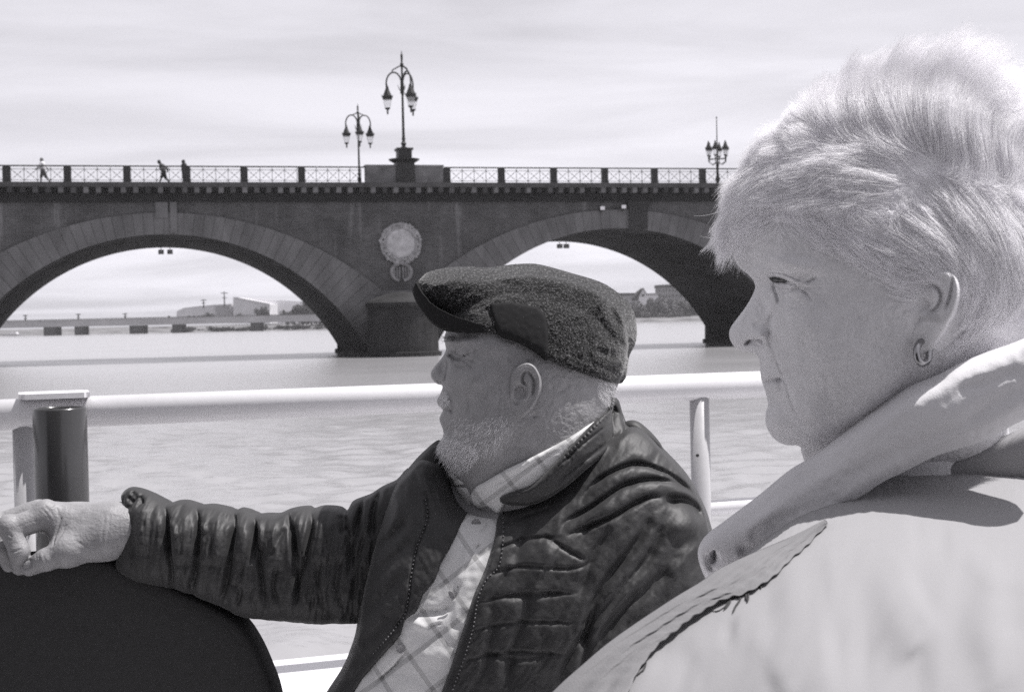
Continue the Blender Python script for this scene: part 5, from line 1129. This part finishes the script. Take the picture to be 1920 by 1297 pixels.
V, F, UV = join_quads(parts); adopt(fast_mesh('body', V, F, M_skinM, man, UV), man)

# jacket of the man
def jacket_mat():
    m = mat('dark_quilted_nylon', 0.025, 0.57, 0.4, var=0.2, vscale=40, bump=0.3, bscale=300, bdist=0.001, sheen=0.1); return m
M_jack = jacket_mat()
M_tape = mat('dark_zip_tape', 0.022, 0.8, 0.2, bump=0.2, bscale=500, bdist=0.001)
TORSO = [(742, 905), (765, 878), (790, 850), (824, 824), (836, 850), (838, 884), (856, 925), (880, 948), (915, 948), (950, 930), (1005, 902), (1056, 860), (1110, 800), (1148, 768), (1166, 772), (1176, 792), (1205, 800), (1240, 836), (1288, 888), (1320, 946), (1336, 995), (1350, 1060), (1380, 1200), (1400, 1420), (1380, 1700), (470, 1700), (520, 1480), (575, 1360), (612, 1297), (641, 1252), (656, 1218), (668, 1178), (676, 1110), (700, 1020), (722, 950)]
to = Puff(FM, TORSO, 0.0022, k=0.66, cap=0.15)
jm = adopt(to.obj('jacket', M_jack, man), man)
LPAN = [(744, 907), (766, 884), (790, 862), (836, 878), (848, 892), (868, 930), (879, 957), (867, 985), (847, 1028), (830, 1055), (817, 1089), (796, 1116), (783, 1146), (763, 1163), (754, 1190), (738, 1210), (682, 1274), (640, 1340), (560, 1450), (520, 1440), (600, 1318), (645, 1255), (660, 1218), (672, 1178), (682, 1110), (704, 1020), (726, 950)]
lp = Puff(FM, LPAN, 0.0015, k=0.8, cap=0.012, base=lambda u, v: to.H(u, v) + 0.004, liftout=lambda u, v: to.H(u, v) + 0.006)
for q in ([(798, 937), (801, 971), (792, 1000), (781, 1028), (771, 1079), (768, 1110), (761, 1146), (744, 1173)],): lp.stroke(q, -0.004, 0.0022, taper=False)
for q, dp in (([(790, 875), (798, 905), (800, 930)], 0.005), ([(812, 885), (822, 905)], -0.004), ([(770, 960), (740, 1000), (700, 1030)], -0.005), ([(775, 1010), (735, 1050), (690, 1075)], -0.004), ([(765, 1070), (720, 1120), (680, 1140)], -0.004), ([(745, 1140), (700, 1190), (665, 1210)], -0.005), ([(720, 1200), (680, 1240), (640, 1270)], -0.004), ([(752, 930), (735, 980), (715, 1020)], 0.004), ([(690, 1110), (672, 1150), (668, 1190)], -0.004)): lp.stroke(q, dp, 0.005)
lp.noise(0.0008, 0.02, seed=41); lp.noise(0.0008, 0.011, aniso=(1.6, 0.5), ang=30, seed=47, ridged=True, octs=4); adopt(lp.obj('front_panel', M_jack, jm, fade=0.004), man)
RPAN = [(945, 933), (975, 925), (1010, 905), (1055, 870), (1100, 842), (1150, 820), (1182, 800), (1205, 806), (1238, 840), (1284, 890), (1316, 946), (1332, 998), (1345, 1060), (1372, 1200), (1385, 1420), (1340, 1500), (760, 1500), (800, 1360), (826, 1297), (846, 1241), (863, 1190), (876, 1150), (890, 1109), (910, 1062), (923, 1018), (930, 978), (936, 950)]
rp = Puff(FM, RPAN, 0.0016, k=0.8, cap=0.016, base=lambda u, v: to.H(u, v) + 0.004, liftout=lambda u, v: to.H(u, v) + 0.006)
# quilt seams over the shoulder, with the puffed rolls between them
for q in ([(1085, 945), (1105, 916), (1130, 894), (1163, 877), (1197, 870), (1231, 879), (1262, 894), (1293, 919), (1318, 950)], [(1050, 1000), (1062, 978), (1102, 956), (1133, 934), (1170, 910), (1216, 899), (1262, 904), (1295, 925)], [(1060, 1005), (1110, 985), (1154, 965), (1191, 944), (1222, 930), (1247, 934)]):
    rp.stroke(q, -0.0085, 0.0026, kind='g')
for q in ([(1110, 930), (1150, 902), (1200, 884), (1240, 890), (1285, 915)], [(1080, 985), (1130, 955), (1180, 925), (1230, 914), (1270, 925)], [(1120, 900), (1150, 872), (1190, 850), (1230, 860)]): rp.stroke(q, 0.004, 0.008)
rp.stroke([(1245, 945), (1262, 938), (1285, 938), (1305, 950), (1322, 978)], -0.014, 0.0060); rp.stroke([(1252, 930), (1280, 926), (1306, 940), (1326, 970)], 0.006, 0.005); rp.bump(1290, 985, 34, 22, 0.012)
for q, dp, wd in (([(1225, 945), (1200, 1010), (1160, 1060), (1120, 1120), (1100, 1190), (1090, 1280)], -0.008, 0.0055), ([(1250, 960), (1220, 1040), (1170, 1100), (1110, 1170), (1060, 1250), (1040, 1320)], -0.007, 0.005), ([(1280, 1030), (1230, 1090), (1160, 1150), (1100, 1230)], -0.006, 0.006), ([(1145, 985), (1110, 1050), (1085, 1130)], -0.005, 0.005), ([(1015, 1000), (1060, 1030), (1100, 1052)], -0.004, 0.002), ([(1000, 960), (975, 1020), (960, 1060)], -0.006, 0.006),
                  ([(960, 1060), (930, 1110), (910, 1160)], -0.004, 0.005), ([(1000, 1090), (985, 1150), (960, 1220), (950, 1290)], -0.005, 0.006), ([(1040, 1010), (1010, 1080), (1000, 1140)], 0.005, 0.008), ([(930, 1140), (920, 1200), (905, 1280)], -0.004, 0.005), ([(1200, 1060), (1150, 1130), (1100, 1200)], 0.005, 0.008), ([(1320, 1010), (1280, 1050), (1240, 1075)], 0.006, 0.008), ([(900, 1220), (960, 1235), (1040, 1228)], -0.003, 0.003), ([(940, 1120), (1000, 1118), (1060, 1112)], -0.003, 0.003), ([(1000, 905), (1040, 900), (1080, 880)], -0.004, 0.004)): rp.stroke(q, dp, wd)
rp.noise(0.0010, 0.035, seed=42); rp.noise(0.0008, 0.011, aniso=(1.7, 0.5), ang=-35, seed=43, ridged=True, octs=4)
for q in ([(905, 1078), (980, 1062), (1070, 1066), (1120, 1050)], [(893, 1130), (985, 1112), (1085, 1112)], [(878, 1184), (975, 1166), (1085, 1168)], [(860, 1240), (965, 1222), (1075, 1226)], [(922, 1030), (990, 1010), (1050, 1008)], [(940, 985), (1000, 962), (1050, 948)]): rp.stroke(q, -0.0035, 0.0018)
rp.noise(0.0001, 0.004, seed=48); adopt(rp.obj('front_panel', M_jack, jm, fade=0.004), man)
# fold of the back yoke seen beyond the shoulder
bk = Puff(FM, [(1166, 800), (1176, 788), (1196, 790), (1222, 812), (1240, 836), (1243, 858), (1225, 856), (1200, 846), (1175, 836)], 0.0015, k=0.7, base=lambda u, v: 0.01 + 0 * u); bk.stroke([(1205, 838), (1222, 838), (1238, 852)], -0.008, 0.004); adopt(bk.obj('back_yoke', M_jack, jm), man)
# collar stand with gathered elastic
COLL = [(1150, 746), (1159, 749), (1164, 762), (1170, 789), (1171, 815), (1150, 838), (1102, 878), (1062, 912), (1020, 938), (985, 948), (945, 945), (938, 932), (964, 920), (1000, 906), (1046, 862), (1083, 822), (1117, 788), (1142, 768)]
cbase = lambda u, v: np.maximum(hm.W(u, v) + 0.012, 0) * 1.0
def cb2(u, v): a, b_ = hm.W(u, v) + 0.010, to.H(u, v) * 0.98; return np.maximum(a, np.minimum(b_, a + 0.05))
co = Puff(FM, COLL, 0.0013, k=0.9, cap=0.010, base=cb2, liftout=cb2)
for k in range(16):
    t = k / 15; x, y = 1150 - 92 * t, 757 + 88 * t * (0.75 + 0.25 * t); co.stroke([(x - 4, y + 2), (x + 2, y + 9), (x + 5 + 5 * t, y + 15)], -0.0028, 0.0011, n=4)
co.stroke([(1162, 772), (1140, 796), (1100, 826), (1060, 862), (1030, 888)], -0.003, 0.0016); co.stroke([(1168, 800), (1140, 830), (1090, 866), (1040, 905)], -0.003, 0.0025); co.noise(0.0008, 0.012, seed=44)
adopt(co.obj('collar', M_jack, jm, fade=0.003), man)
# stretched sleeve
SLV = [(212, 1066), (224, 1030), (236, 995), (236, 968), (222, 940), (224, 925), (240, 914), (262, 916), (288, 926), (308, 938), (316, 943), (334, 938), (352, 938), (368, 943), (378, 946), (398, 945), (420, 949), (440, 956), (452, 952), (466, 955), (480, 963), (502, 962), (524, 962), (540, 955), (560, 950), (580, 949), (588, 953), (606, 948), (636, 950), (648, 958), (660, 940), (684, 930), (696, 925), (716, 912), (742, 900), (770, 880), (800, 960), (790, 1060), (740, 1150), (700, 1172), (672, 1170), (640, 1170), (600, 1171), (560, 1168), (515, 1164), (470, 1160), (450, 1155), (420, 1140), (380, 1124), (345, 1110), (300, 1101), (250, 1090)]
sl = Puff(FM, SLV, 0.0013, k=1.0, cap=0.07, smooth=4, base=lambda u, v: -0.012 + 0 * u)
SEAMS = [[(312, 940), (312, 975), (316, 1030), (320, 1075)], [(373, 944), (372, 985), (370, 1035), (362, 1085)], [(441, 953), (440, 985), (434, 1030), (424, 1090)], [(480, 960), (478, 985), (482, 1030), (490, 1090)], [(543, 955), (546, 990), (553, 1030), (556, 1080)], [(588, 951), (584, 990), (574, 1035), (560, 1090)], [(650, 955), (646, 975), (652, 1005)], [(684, 930), (676, 955), (668, 985), (660, 1030)], [(716, 912), (708, 930), (700, 960)]]
for q in SEAMS: sl.stroke(q + [(q[-1][0] * 1.6 - q[-2][0] * 0.6, min(1150, q[-1][1] + 55))], -0.0085, 0.0036, kind='g'); sl.stroke(q[:-1], -0.006, 0.0026, taper=False)
for q in ([(342, 950), (342, 1000), (340, 1060)], [(405, 955), (404, 1000), (398, 1060)], [(458, 965), (456, 1000), (455, 1050)], [(512, 970), (512, 1010), (518, 1070)], [(566, 960), (566, 1000), (563, 1050)], [(616, 960), (612, 1000), (606, 1060)], [(272, 935), (270, 980), (268, 1040)]): sl.stroke(q, 0.006, 0.011)
for q, dp in (([(418, 960), (424, 978), (430, 984)], -0.005), ([(440, 958), (432, 980), (428, 985)], -0.005), ([(472, 968), (476, 1000), (472, 1035), (476, 1060)], -0.008), ([(490, 965), (488, 1000), (480, 1040)], 0.004), ([(540, 985), (522, 1010), (508, 1045)], -0.004), ([(640, 960), (640, 985), (646, 1003)], -0.010), ([(318, 975), (326, 990), (330, 1008)], 0.004), ([(378, 980), (386, 1000)], 0.003), ([(556, 960), (554, 1010), (550, 1050)], -0.006), ([(430, 1090), (450, 1110), (440, 1140)], -0.004), ([(520, 1060), (510, 1100), (530, 1140)], -0.004), ([(600, 1050), (596, 1100), (610, 1150)], -0.005), ([(640, 1040), (630, 1090), (640, 1140)], -0.005), ([(690, 990), (672, 1040), (665, 1100)], -0.005), ([(365, 1080), (352, 1100)], -0.004), ([(575, 1060), (570, 1110), (580, 1150)], 0.004)): sl.stroke(q, dp, 0.0032)
for q in ([(246, 920), (252, 935), (244, 946)], [(258, 930), (262, 940), (254, 955)], [(238, 930), (246, 942), (240, 958)], [(270, 940), (262, 946)]): sl.stroke(q, -0.005, 0.0028)
sl.noise(0.0014, 0.018, aniso=(1.8, 0.4), seed=45); sl.noise(0.0013, 0.010, aniso=(1.6, 0.45), ang=-8, seed=46, ridged=True, octs=4)
adopt(sl.obj('sleeve', M_jack, jm, fade=0.003), man)
# zip teeth, pull and tape edges
zm = mat('zip_teeth', 0.10, 0.4, 0.5)
def zip_row(h, px, name, step=0.0042):
    U = catmull(h.lift(px), False, 8); d = np.sqrt((np.diff(U, axis=0) ** 2).sum(1)); L_ = np.concatenate([[0], np.cumsum(d)]); s = np.arange(0, L_[-1], step)
    u = np.interp(s, L_, U[:, 0]); v = np.interp(s, L_, U[:, 1]); w = h.W(u, v) + 0.001; P = FM.world(u, v, w); bm = bmesh.new()
    for p in P: bmesh.ops.create_icosphere(bm, subdivisions=1, radius=0.0011, matrix=Matrix.Translation(Vector(p)))
    z_ = adopt(bm_obj(name, bm, zm, jm, smooth=True), man); z_['kind'] = 'stuff'
zip_row(rp, [(940, 940), (944, 995), (936, 1059), (912, 1086), (896, 1123), (887, 1177), (869, 1237), (848, 1294), (835, 1330)], 'zip')
zip_row(lp, [(798, 937), (801, 971), (781, 1028), (771, 1079), (761, 1146), (744, 1173), (700, 1225)], 'zip')
# shirt
def plaid_mat():
    m = bpy.data.materials.new('checked_shirt_cloth'); m.use_nodes = True; nt = m.node_tree; L = nt.links.new; b = nt.nodes['Principled BSDF']; b.inputs['Roughness'].default_value = 0.9; b.inputs['Specular IOR Level'].default_value = 0.1
    t = nt.nodes.new('ShaderNodeTexCoord'); mpn = nt.nodes.new('ShaderNodeMapping'); L(t.outputs['UV'], mpn.inputs[0]); mpn.inputs['Rotation'].default_value = (0, 0, math.radians(-38)); mpn.inputs['Scale'].default_value = (26, 26, 1)
    sp = nt.nodes.new('ShaderNodeSeparateXYZ'); L(mpn.outputs[0], sp.inputs[0]); outs = []
    for i in (0, 1):
        f = nt.nodes.new('ShaderNodeMath'); f.operation = 'FRACT'; L(sp.outputs[i], f.inputs[0])
        c = nt.nodes.new('ShaderNodeMath'); c.operation = 'LESS_THAN'; L(f.outputs[0], c.inputs[0]); c.inputs[1].default_value = 0.13; outs.append(c.outputs[0])
    a = nt.nodes.new('ShaderNodeMath'); a.operation = 'ADD'; L(outs[0], a.inputs[0]); L(outs[1], a.inputs[1])
    r = nt.nodes.new('ShaderNodeMapRange'); L(a.outputs[0], r.inputs[0]); r.inputs[1].default_value = 0; r.inputs[2].default_value = 2; r.inputs[3].default_value = 0.60; r.inputs[4].default_value = 0.27
    L(r.outputs[0], b.inputs['Base Color'])
    n = nt.nodes.new('ShaderNodeTexNoise'); n.inputs['Scale'].default_value = 900; L(t.outputs['Object'], n.inputs['Vector']); bp = nt.nodes.new('ShaderNodeBump'); bp.inputs['Strength'].default_value = 0.2; bp.inputs['Distance'].default_value = 0.001; L(n.outputs[0], bp.inputs['Height']); L(bp.outputs[0], b.inputs['Normal'])
    return m
M_shirt = plaid_mat()
SHIRT = [(868, 935), (900, 935), (950, 930), (946, 950), (940, 985), (933, 1020), (920, 1064), (900, 1112), (886, 1152), (873, 1192), (856, 1242), (836, 1297), (800, 1380), (620, 1380), (668, 1276), (724, 1206), (742, 1185), (750, 1158), (770, 1140), (784, 1110), (805, 1084), (820, 1050), (836, 1022), (855, 985), (866, 957)]
so = Puff(FM, SHIRT, 0.0015, k=0.3, cap=0.006, base=lambda u, v: to.H(u, v) + 0.003, liftout=lambda u, v: to.H(u, v) + 0.004)
for q, dp, wd in (([(765, 1165), (790, 1148), (830, 1146), (850, 1125)], -0.005, 0.004), ([(768, 1160), (800, 1175), (830, 1160)], 0.004, 0.005), ([(918, 975), (910, 990), (898, 1000)], -0.004, 0.0018), ([(860, 1090), (856, 1110), (846, 1128)], -0.003, 0.0016), ([(762, 1220), (740, 1248), (700, 1285)], -0.005, 0.0018), ([(880, 1010), (870, 1060), (855, 1100)], 0.003, 0.004), ([(800, 1180), (815, 1172), (830, 1168)], -0.003, 0.0014), ([(900, 1020), (888, 1032)], -0.003, 0.0014)): so.stroke(q, dp, wd)
so.noise(0.001, 0.02, seed=51); shirt = adopt(so.obj('shirt', M_shirt, man, fade=0.002), man)
sbase = lambda u, v: hm.W(u, v) + 0.0045
sc1 = Puff(FM, [(886, 945), (882, 930), (892, 913), (909, 903), (949, 880), (993, 859), (1060, 824), (1104, 796), (1120, 790), (1090, 830), (1050, 868), (1010, 908), (966, 934), (946, 945), (934, 962), (915, 950), (897, 952)], 0.0012, k=0.5, cap=0.004, base=lambda u, v: hm.W(u, v) + 0.004, liftout=sbase)
sc1.stroke([(905, 922), (950, 898), (1000, 872), (1060, 838)], -0.0014, 0.0012); adopt(sc1.obj('shirt_collar', M_shirt, shirt, fade=0.002), man)
sc2 = Puff(FM, [(836, 884), (831, 897), (842, 914), (866, 942), (877, 957), (888, 944), (890, 926), (880, 908), (862, 896)], 0.0012, k=0.6, cap=0.006, base=lambda u, v: hm.W(u, v) * 0.7 + 0.010, liftout=lambda u, v: hm.W(u, v) * 0.7 + 0.01)
sc2.stroke([(848, 912), (866, 911), (884, 911)], -0.008, 0.0014, taper=False); adopt(sc2.obj('shirt_collar', M_shirt, shirt, fade=0.0015), man)
M_btn = mat('grey_button', 0.25, 0.35, 0.5)
for (px, py, rx) in ((893, 980, 1.0), (847, 1114, 0.55), (751, 1215, 0.9)):
    U = so.lift([[px, py]])[0]; w = float(so.W(U[0], U[1])) + 0.0012; P = FM.world([U[0]], [U[1]], [w])[0]; bm = bmesh.new()
    lathe(bm, [(0.0046, 0), (0.005, 0.0012), (0.0042, 0.0018), (0.0036, 0.0012), (0.0005, 0.0012)], 16); R4 = Matrix((tuple(FM.e1), tuple(FM.e2), tuple(FM.e3))).transposed().to_4x4()
    bmesh.ops.transform(bm, verts=bm.verts, matrix=Matrix.Translation(Vector(P)) @ R4 @ Matrix.Rotation(0.5, 4, 'Z') @ Matrix.Diagonal((rx, 1, 1, 1))); adopt(bm_obj('button', bm, M_btn, shirt, smooth=True), man)

# flat cap
def tweed_mat():
    m = bpy.data.materials.new('salt_and_pepper_tweed'); m.use_nodes = True; nt = m.node_tree; L = nt.links.new; b = nt.nodes['Principled BSDF']; b.inputs['Roughness'].default_value = 0.95; b.inputs['Specular IOR Level'].default_value = 0.1
    b.inputs['Sheen Weight'].default_value = 0.35; b.inputs['Sheen Roughness'].default_value = 0.5
    t = nt.nodes.new('ShaderNodeTexCoord'); n = nt.nodes.new('ShaderNodeTexNoise'); L(t.outputs['UV'], n.inputs['Vector']); n.inputs['Scale'].default_value = 420; n.inputs['Detail'].default_value = 2
    r = nt.nodes.new('ShaderNodeMapRange'); L(n.outputs[0], r.inputs[0]); r.inputs[1].default_value = 0.48; r.inputs[2].default_value = 0.78; r.inputs[3].default_value = 0.005; r.inputs[4].default_value = 0.12
    # herringbone: zigzag stripes
    mpn = nt.nodes.new('ShaderNodeMapping'); L(t.outputs['UV'], mpn.inputs[0]); mpn.inputs['Rotation'].default_value = (0, 0, 0.25); mpn.inputs['Scale'].default_value = (75, 75, 1)
    sp = nt.nodes.new('ShaderNodeSeparateXYZ'); L(mpn.outputs[0], sp.inputs[0]); pg = nt.nodes.new('ShaderNodeMath'); pg.operation = 'PINGPONG'; L(sp.outputs[0], pg.inputs[0]); pg.inputs[1].default_value = 0.5
    ad = nt.nodes.new('ShaderNodeMath'); ad.operation = 'ADD'; L(pg.outputs[0], ad.inputs[0]); L(sp.outputs[1], ad.inputs[1]); mu = nt.nodes.new('ShaderNodeMath'); mu.operation = 'MULTIPLY'; L(ad.outputs[0], mu.inputs[0]); mu.inputs[1].default_value = 5
    fr2 = nt.nodes.new('ShaderNodeMath'); fr2.operation = 'FRACT'; L(mu.outputs[0], fr2.inputs[0]); lt = nt.nodes.new('ShaderNodeMapRange'); L(fr2.outputs[0], lt.inputs[0]); lt.inputs[1].default_value = 0.35; lt.inputs[2].default_value = 0.65; lt.inputs[3].default_value = 0.35; lt.inputs[4].default_value = 1.25
    mx = nt.nodes.new('ShaderNodeMath'); mx.operation = 'MULTIPLY'; L(r.outputs[0], mx.inputs[0]); L(lt.outputs[0], mx.inputs[1]); L(mx.outputs[0], b.inputs['Base Color'])
    bp = nt.nodes.new('ShaderNodeBump'); bp.inputs['Strength'].default_value = 0.9; bp.inputs['Distance'].default_value = 0.0015; L(n.outputs[0], bp.inputs['Height']); L(bp.outputs[0], b.inputs['Normal'])
    return m
M_tweed = tweed_mat(); M_capband = mat('smooth_dark_cap_cloth', 0.02, 0.9, 0.1, bump=0.2, bscale=700, bdist=0.001)
CAP = [(777, 552), (781, 537), (788, 523), (803, 510), (831, 503), (858, 500), (884, 500), (906, 501.5), (927, 500.5), (958, 496), (990, 494), (1010, 495.5), (1030, 500), (1055, 507), (1079, 514), (1104, 521), (1129, 530), (1148, 541), (1164, 553), (1176, 565), (1186, 579), (1191.5, 594), (1194, 611), (1194.5, 624), (1193, 638), (1188, 652), (1181, 665), (1178, 680), (1176, 697), (1172, 711), (1162, 719), (1136, 714), (1100, 702), (1065, 690), (1026, 674), (1001, 657), (973, 641), (944, 631), (912, 622), (877, 613), (842, 606), (813, 592), (793, 574)]
def capbase(u, v): w = hm.W(u, v); return w + 0.005 * np.clip(w / 0.012, 0, 1)
cp = Puff(FM, CAP, 0.0013, k=1.0, smooth=5, base=capbase, liftout=capbase)
full = cp.h * 0.98; cp.h = np.maximum(0.5 * ((full - cp.base) + np.sqrt((full - cp.base) ** 2 + 0.006 ** 2)) * np.clip(cp.d / 0.02, 0, 1) ** 0.5, 0.0045 * np.tanh(cp.d / 0.004)) * cp.mask
for q, dp, wd in (([(1165, 560), (1130, 570), (1090, 590), (1060, 600)], 0.004, 0.006), ([(1150, 560), (1150, 590), (1165, 620)], -0.005, 0.006), ([(1120, 545), (1130, 580), (1150, 610), (1160, 640)], 0.004, 0.006), ([(1085, 540), (1080, 560), (1095, 590)], -0.003, 0.006), ([(905, 515), (940, 530), (990, 545)], -0.003, 0.008), ([(850, 570), (900, 560), (960, 560)], 0.003, 0.008), ([(1185, 660), (1150, 665), (1110, 655)], -0.004, 0.004), ([(1165, 700), (1120, 685), (1070, 665), (1035, 645)], -0.002, 0.002)): cp.stroke(q, dp * 0.6, wd)
cp.noise(0.0013, 0.045, seed=61); cp.noise(0.0005, 0.004, seed=62)
Vc, Fc, Uc = cp.mesh(open_edge=True, fade=0.003)
capo = adopt(fast_mesh('cap', Vc, Fc, M_tweed, man, Uc), man)
br = Puff(FM, [(773, 546), (777, 537), (784, 528), (796, 548), (820, 574), (850, 590), (890, 602), (930, 614), (948, 632), (912, 627), (877, 627), (842, 623), (813, 609), (794, 587), (780, 566)], 0.0012, k=1, smooth=5, liftout=lambda u, v: np.clip(hm.W(u, v), 0, 0.06) * 0.9)
ub0, ub1 = FM.uv([772, 950], [546, 620], 0)[:, 0]; q_ = np.clip((br.X - ub0) / (ub1 - ub0), 0, 1); br.h = np.where(br.mask, 0.080 * np.sqrt(1 - (1 - q_) ** 2), 0)
adopt(br.obj('brim', M_capband, capo, fade=0.002), man)
fl = Puff(FM, [(919, 571), (935, 568), (951, 567), (970, 569), (987, 572), (1008, 577), (1021, 590), (1026, 610), (1028, 640), (1026, 676), (1008, 664), (980, 647), (955, 637), (937, 630), (927, 604)], 0.0013, k=0.3, cap=0.0015, base=lambda u, v: cp._samp(cp.base + cp.h, u, v) + 0.0022, liftout=cp.W); adopt(fl.obj('ear_flap', M_capband, capo, fade=0.001), man)
# wool fibres standing off the tweed
rg = np.random.default_rng(77); fi = rg.integers(0, len(Fc), 9000); p0 = Vc[Fc[fi]].mean(1); e_a = Vc[Fc[fi][:, 1]] - Vc[Fc[fi][:, 0]]; e_b = Vc[Fc[fi][:, 3]] - Vc[Fc[fi][:, 0]]; nr = np.cross(e_a, e_b); nr /= np.linalg.norm(nr, axis=1)[:, None] + 1e-12
dr = nr * 0.75 + rg.normal(0, 0.7, nr.shape); dr /= np.linalg.norm(dr, axis=1)[:, None]; ln = rg.uniform(0.001, 0.0036, len(dr))[:, None]; bend = rg.normal(0, 0.4, dr.shape)
S = np.stack([p0, p0 + dr * ln * 0.5, p0 + dr * ln + bend * ln * 0.4], 1)
M_fib = mat('pale_wool_fibre', 0.3, 0.8, 0.2)
wf = curves_obj('wool_fibre', list(S), 0.00011, M_fib, capo); adopt(wf, man); wf['kind'] = 'stuff'
M_dkhair = mat('grey_brow_hair', 0.08, 0.6, 0.2); M_beard = M_hair
# white stubble beard, brows and nape hair
def stubble(polys, n, length, lean, name, radius, seed, side=(1,), hm_mat=None):
    rg = np.random.default_rng(seed); out = []
    for poly, share in polys:
        pl_ = np.array(poly, float); q = rg.uniform(pl_.min(0), pl_.max(0), (int(n * share * 3), 2)); q = q[inside(pl_, q[:, 0], q[:, 1])][:int(n * share)]
        U = hm.lift(q); w = hm.W(U[:, 0], U[:, 1]); e = 0.002
        gx = (hm.W(U[:, 0] + e, U[:, 1]) - hm.W(U[:, 0] - e, U[:, 1])) / (2 * e); gy = (hm.W(U[:, 0], U[:, 1] + e) - hm.W(U[:, 0], U[:, 1] - e)) / (2 * e); nn = np.stack([-gx, -gy, np.ones_like(gx)], 1); nn /= np.linalg.norm(nn, axis=1)[:, None]
        for sgn in side:
            P = np.stack([U[:, 0], U[:, 1], w], 1); d = nn * 0.5 + np.array(lean) + rg.normal(0, 0.3, nn.shape); d /= np.linalg.norm(d, axis=1)[:, None]; l = (length * rg.uniform(0.5, 1.2, len(P)))[:, None]
            K = np.stack([P, P + d * l * 0.5, P + d * l + np.array([0, -0.25, 0]) * l], 1); K[..., 2] *= sgn; out += [FM.world(k[:, 0], k[:, 1], k[:, 2]) for k in K]
    return adopt(curves_obj(name, out, radius, hm_mat or M_beard, man), man)
stubble([([(816, 842), (822, 832), (836, 812), (850, 820), (880, 830), (905, 850), (880, 880), (850, 893), (838, 878), (826, 866)], 0.5), ([(832, 800), (870, 795), (915, 790), (960, 780), (966, 812), (935, 855), (895, 882), (852, 893), (830, 868)], 0.16), ([(850, 780), (900, 790), (945, 775), (955, 800), (930, 845), (890, 850), (855, 820)], 0.18), ([(822, 738), (836, 732), (846, 750), (838, 762), (828, 762)], 0.07)], 2600, 0.0055, (-0.3, -0.6, 0), 'beard', 0.00009, 81, (1, -1))
stubble([([(1120, 706), (1160, 722), (1152, 748), (1140, 765), (1118, 740)], 1.0)], 420, 0.005, (0.5, -0.6, 0), 'nape_hair', 0.00009, 82, (1, -1))
stubble([([(832, 628), (846, 630), (866, 638), (866, 644), (846, 640), (833, 642)], 1.0)], 90, 0.006, (-0.5, 0.1, 0), 'eyebrow', 0.0001, 83, (1, -1), M_dkhair)

# ------------------------------------------------------------------ dark seat back under the arm, and benches
seat = tag(empty('seat_back', tuple(FM.pt(100, 1500, -0.02) * np.array([1, 1, 0]) + np.array([0, 0, 1.25]))), 'large dark rounded seat back under the stretched arm', 'seat')
M_seat = mat('dark_seat_leather', 0.033, 0.75, 0.25, var=0.12, vscale=120, bump=0.25, bscale=500, bdist=0.001)
sbk = Puff(FM, [(-260, 1090), (-180, 1055), (-90, 1044), (0, 1042), (70, 1036), (140, 1034), (200, 1042), (280, 1072), (345, 1100), (400, 1126), (452, 1158), (482, 1198), (506, 1250), (522, 1297), (536, 1380), (540, 1480), (530, 1800), (-330, 1800), (-330, 1200)], 0.003, k=0.5, cap=0.028, base=lambda u, v: -0.024 + 0 * u, smooth=4)
adopt(sbk.obj('cushion', M_seat, seat, fade=0.01), seat)
bench = tag(empty('bench', (0.15, 1.35, 1.25)), 'plain white bench the two passengers sit on', 'bench')
bm = bmesh.new(); box(bm, -0.75, 0.75, -0.75, 0.45, 0.38, 0.43); bm_obj('seat', bm, M_white, bench)
bm = bmesh.new(); box(bm, -0.7, 0.7, -0.5, -0.46, 0, 0.378); box(bm, -0.7, 0.7, 0.2, 0.24, 0, 0.378); bm_obj('base', bm, M_white, bench)
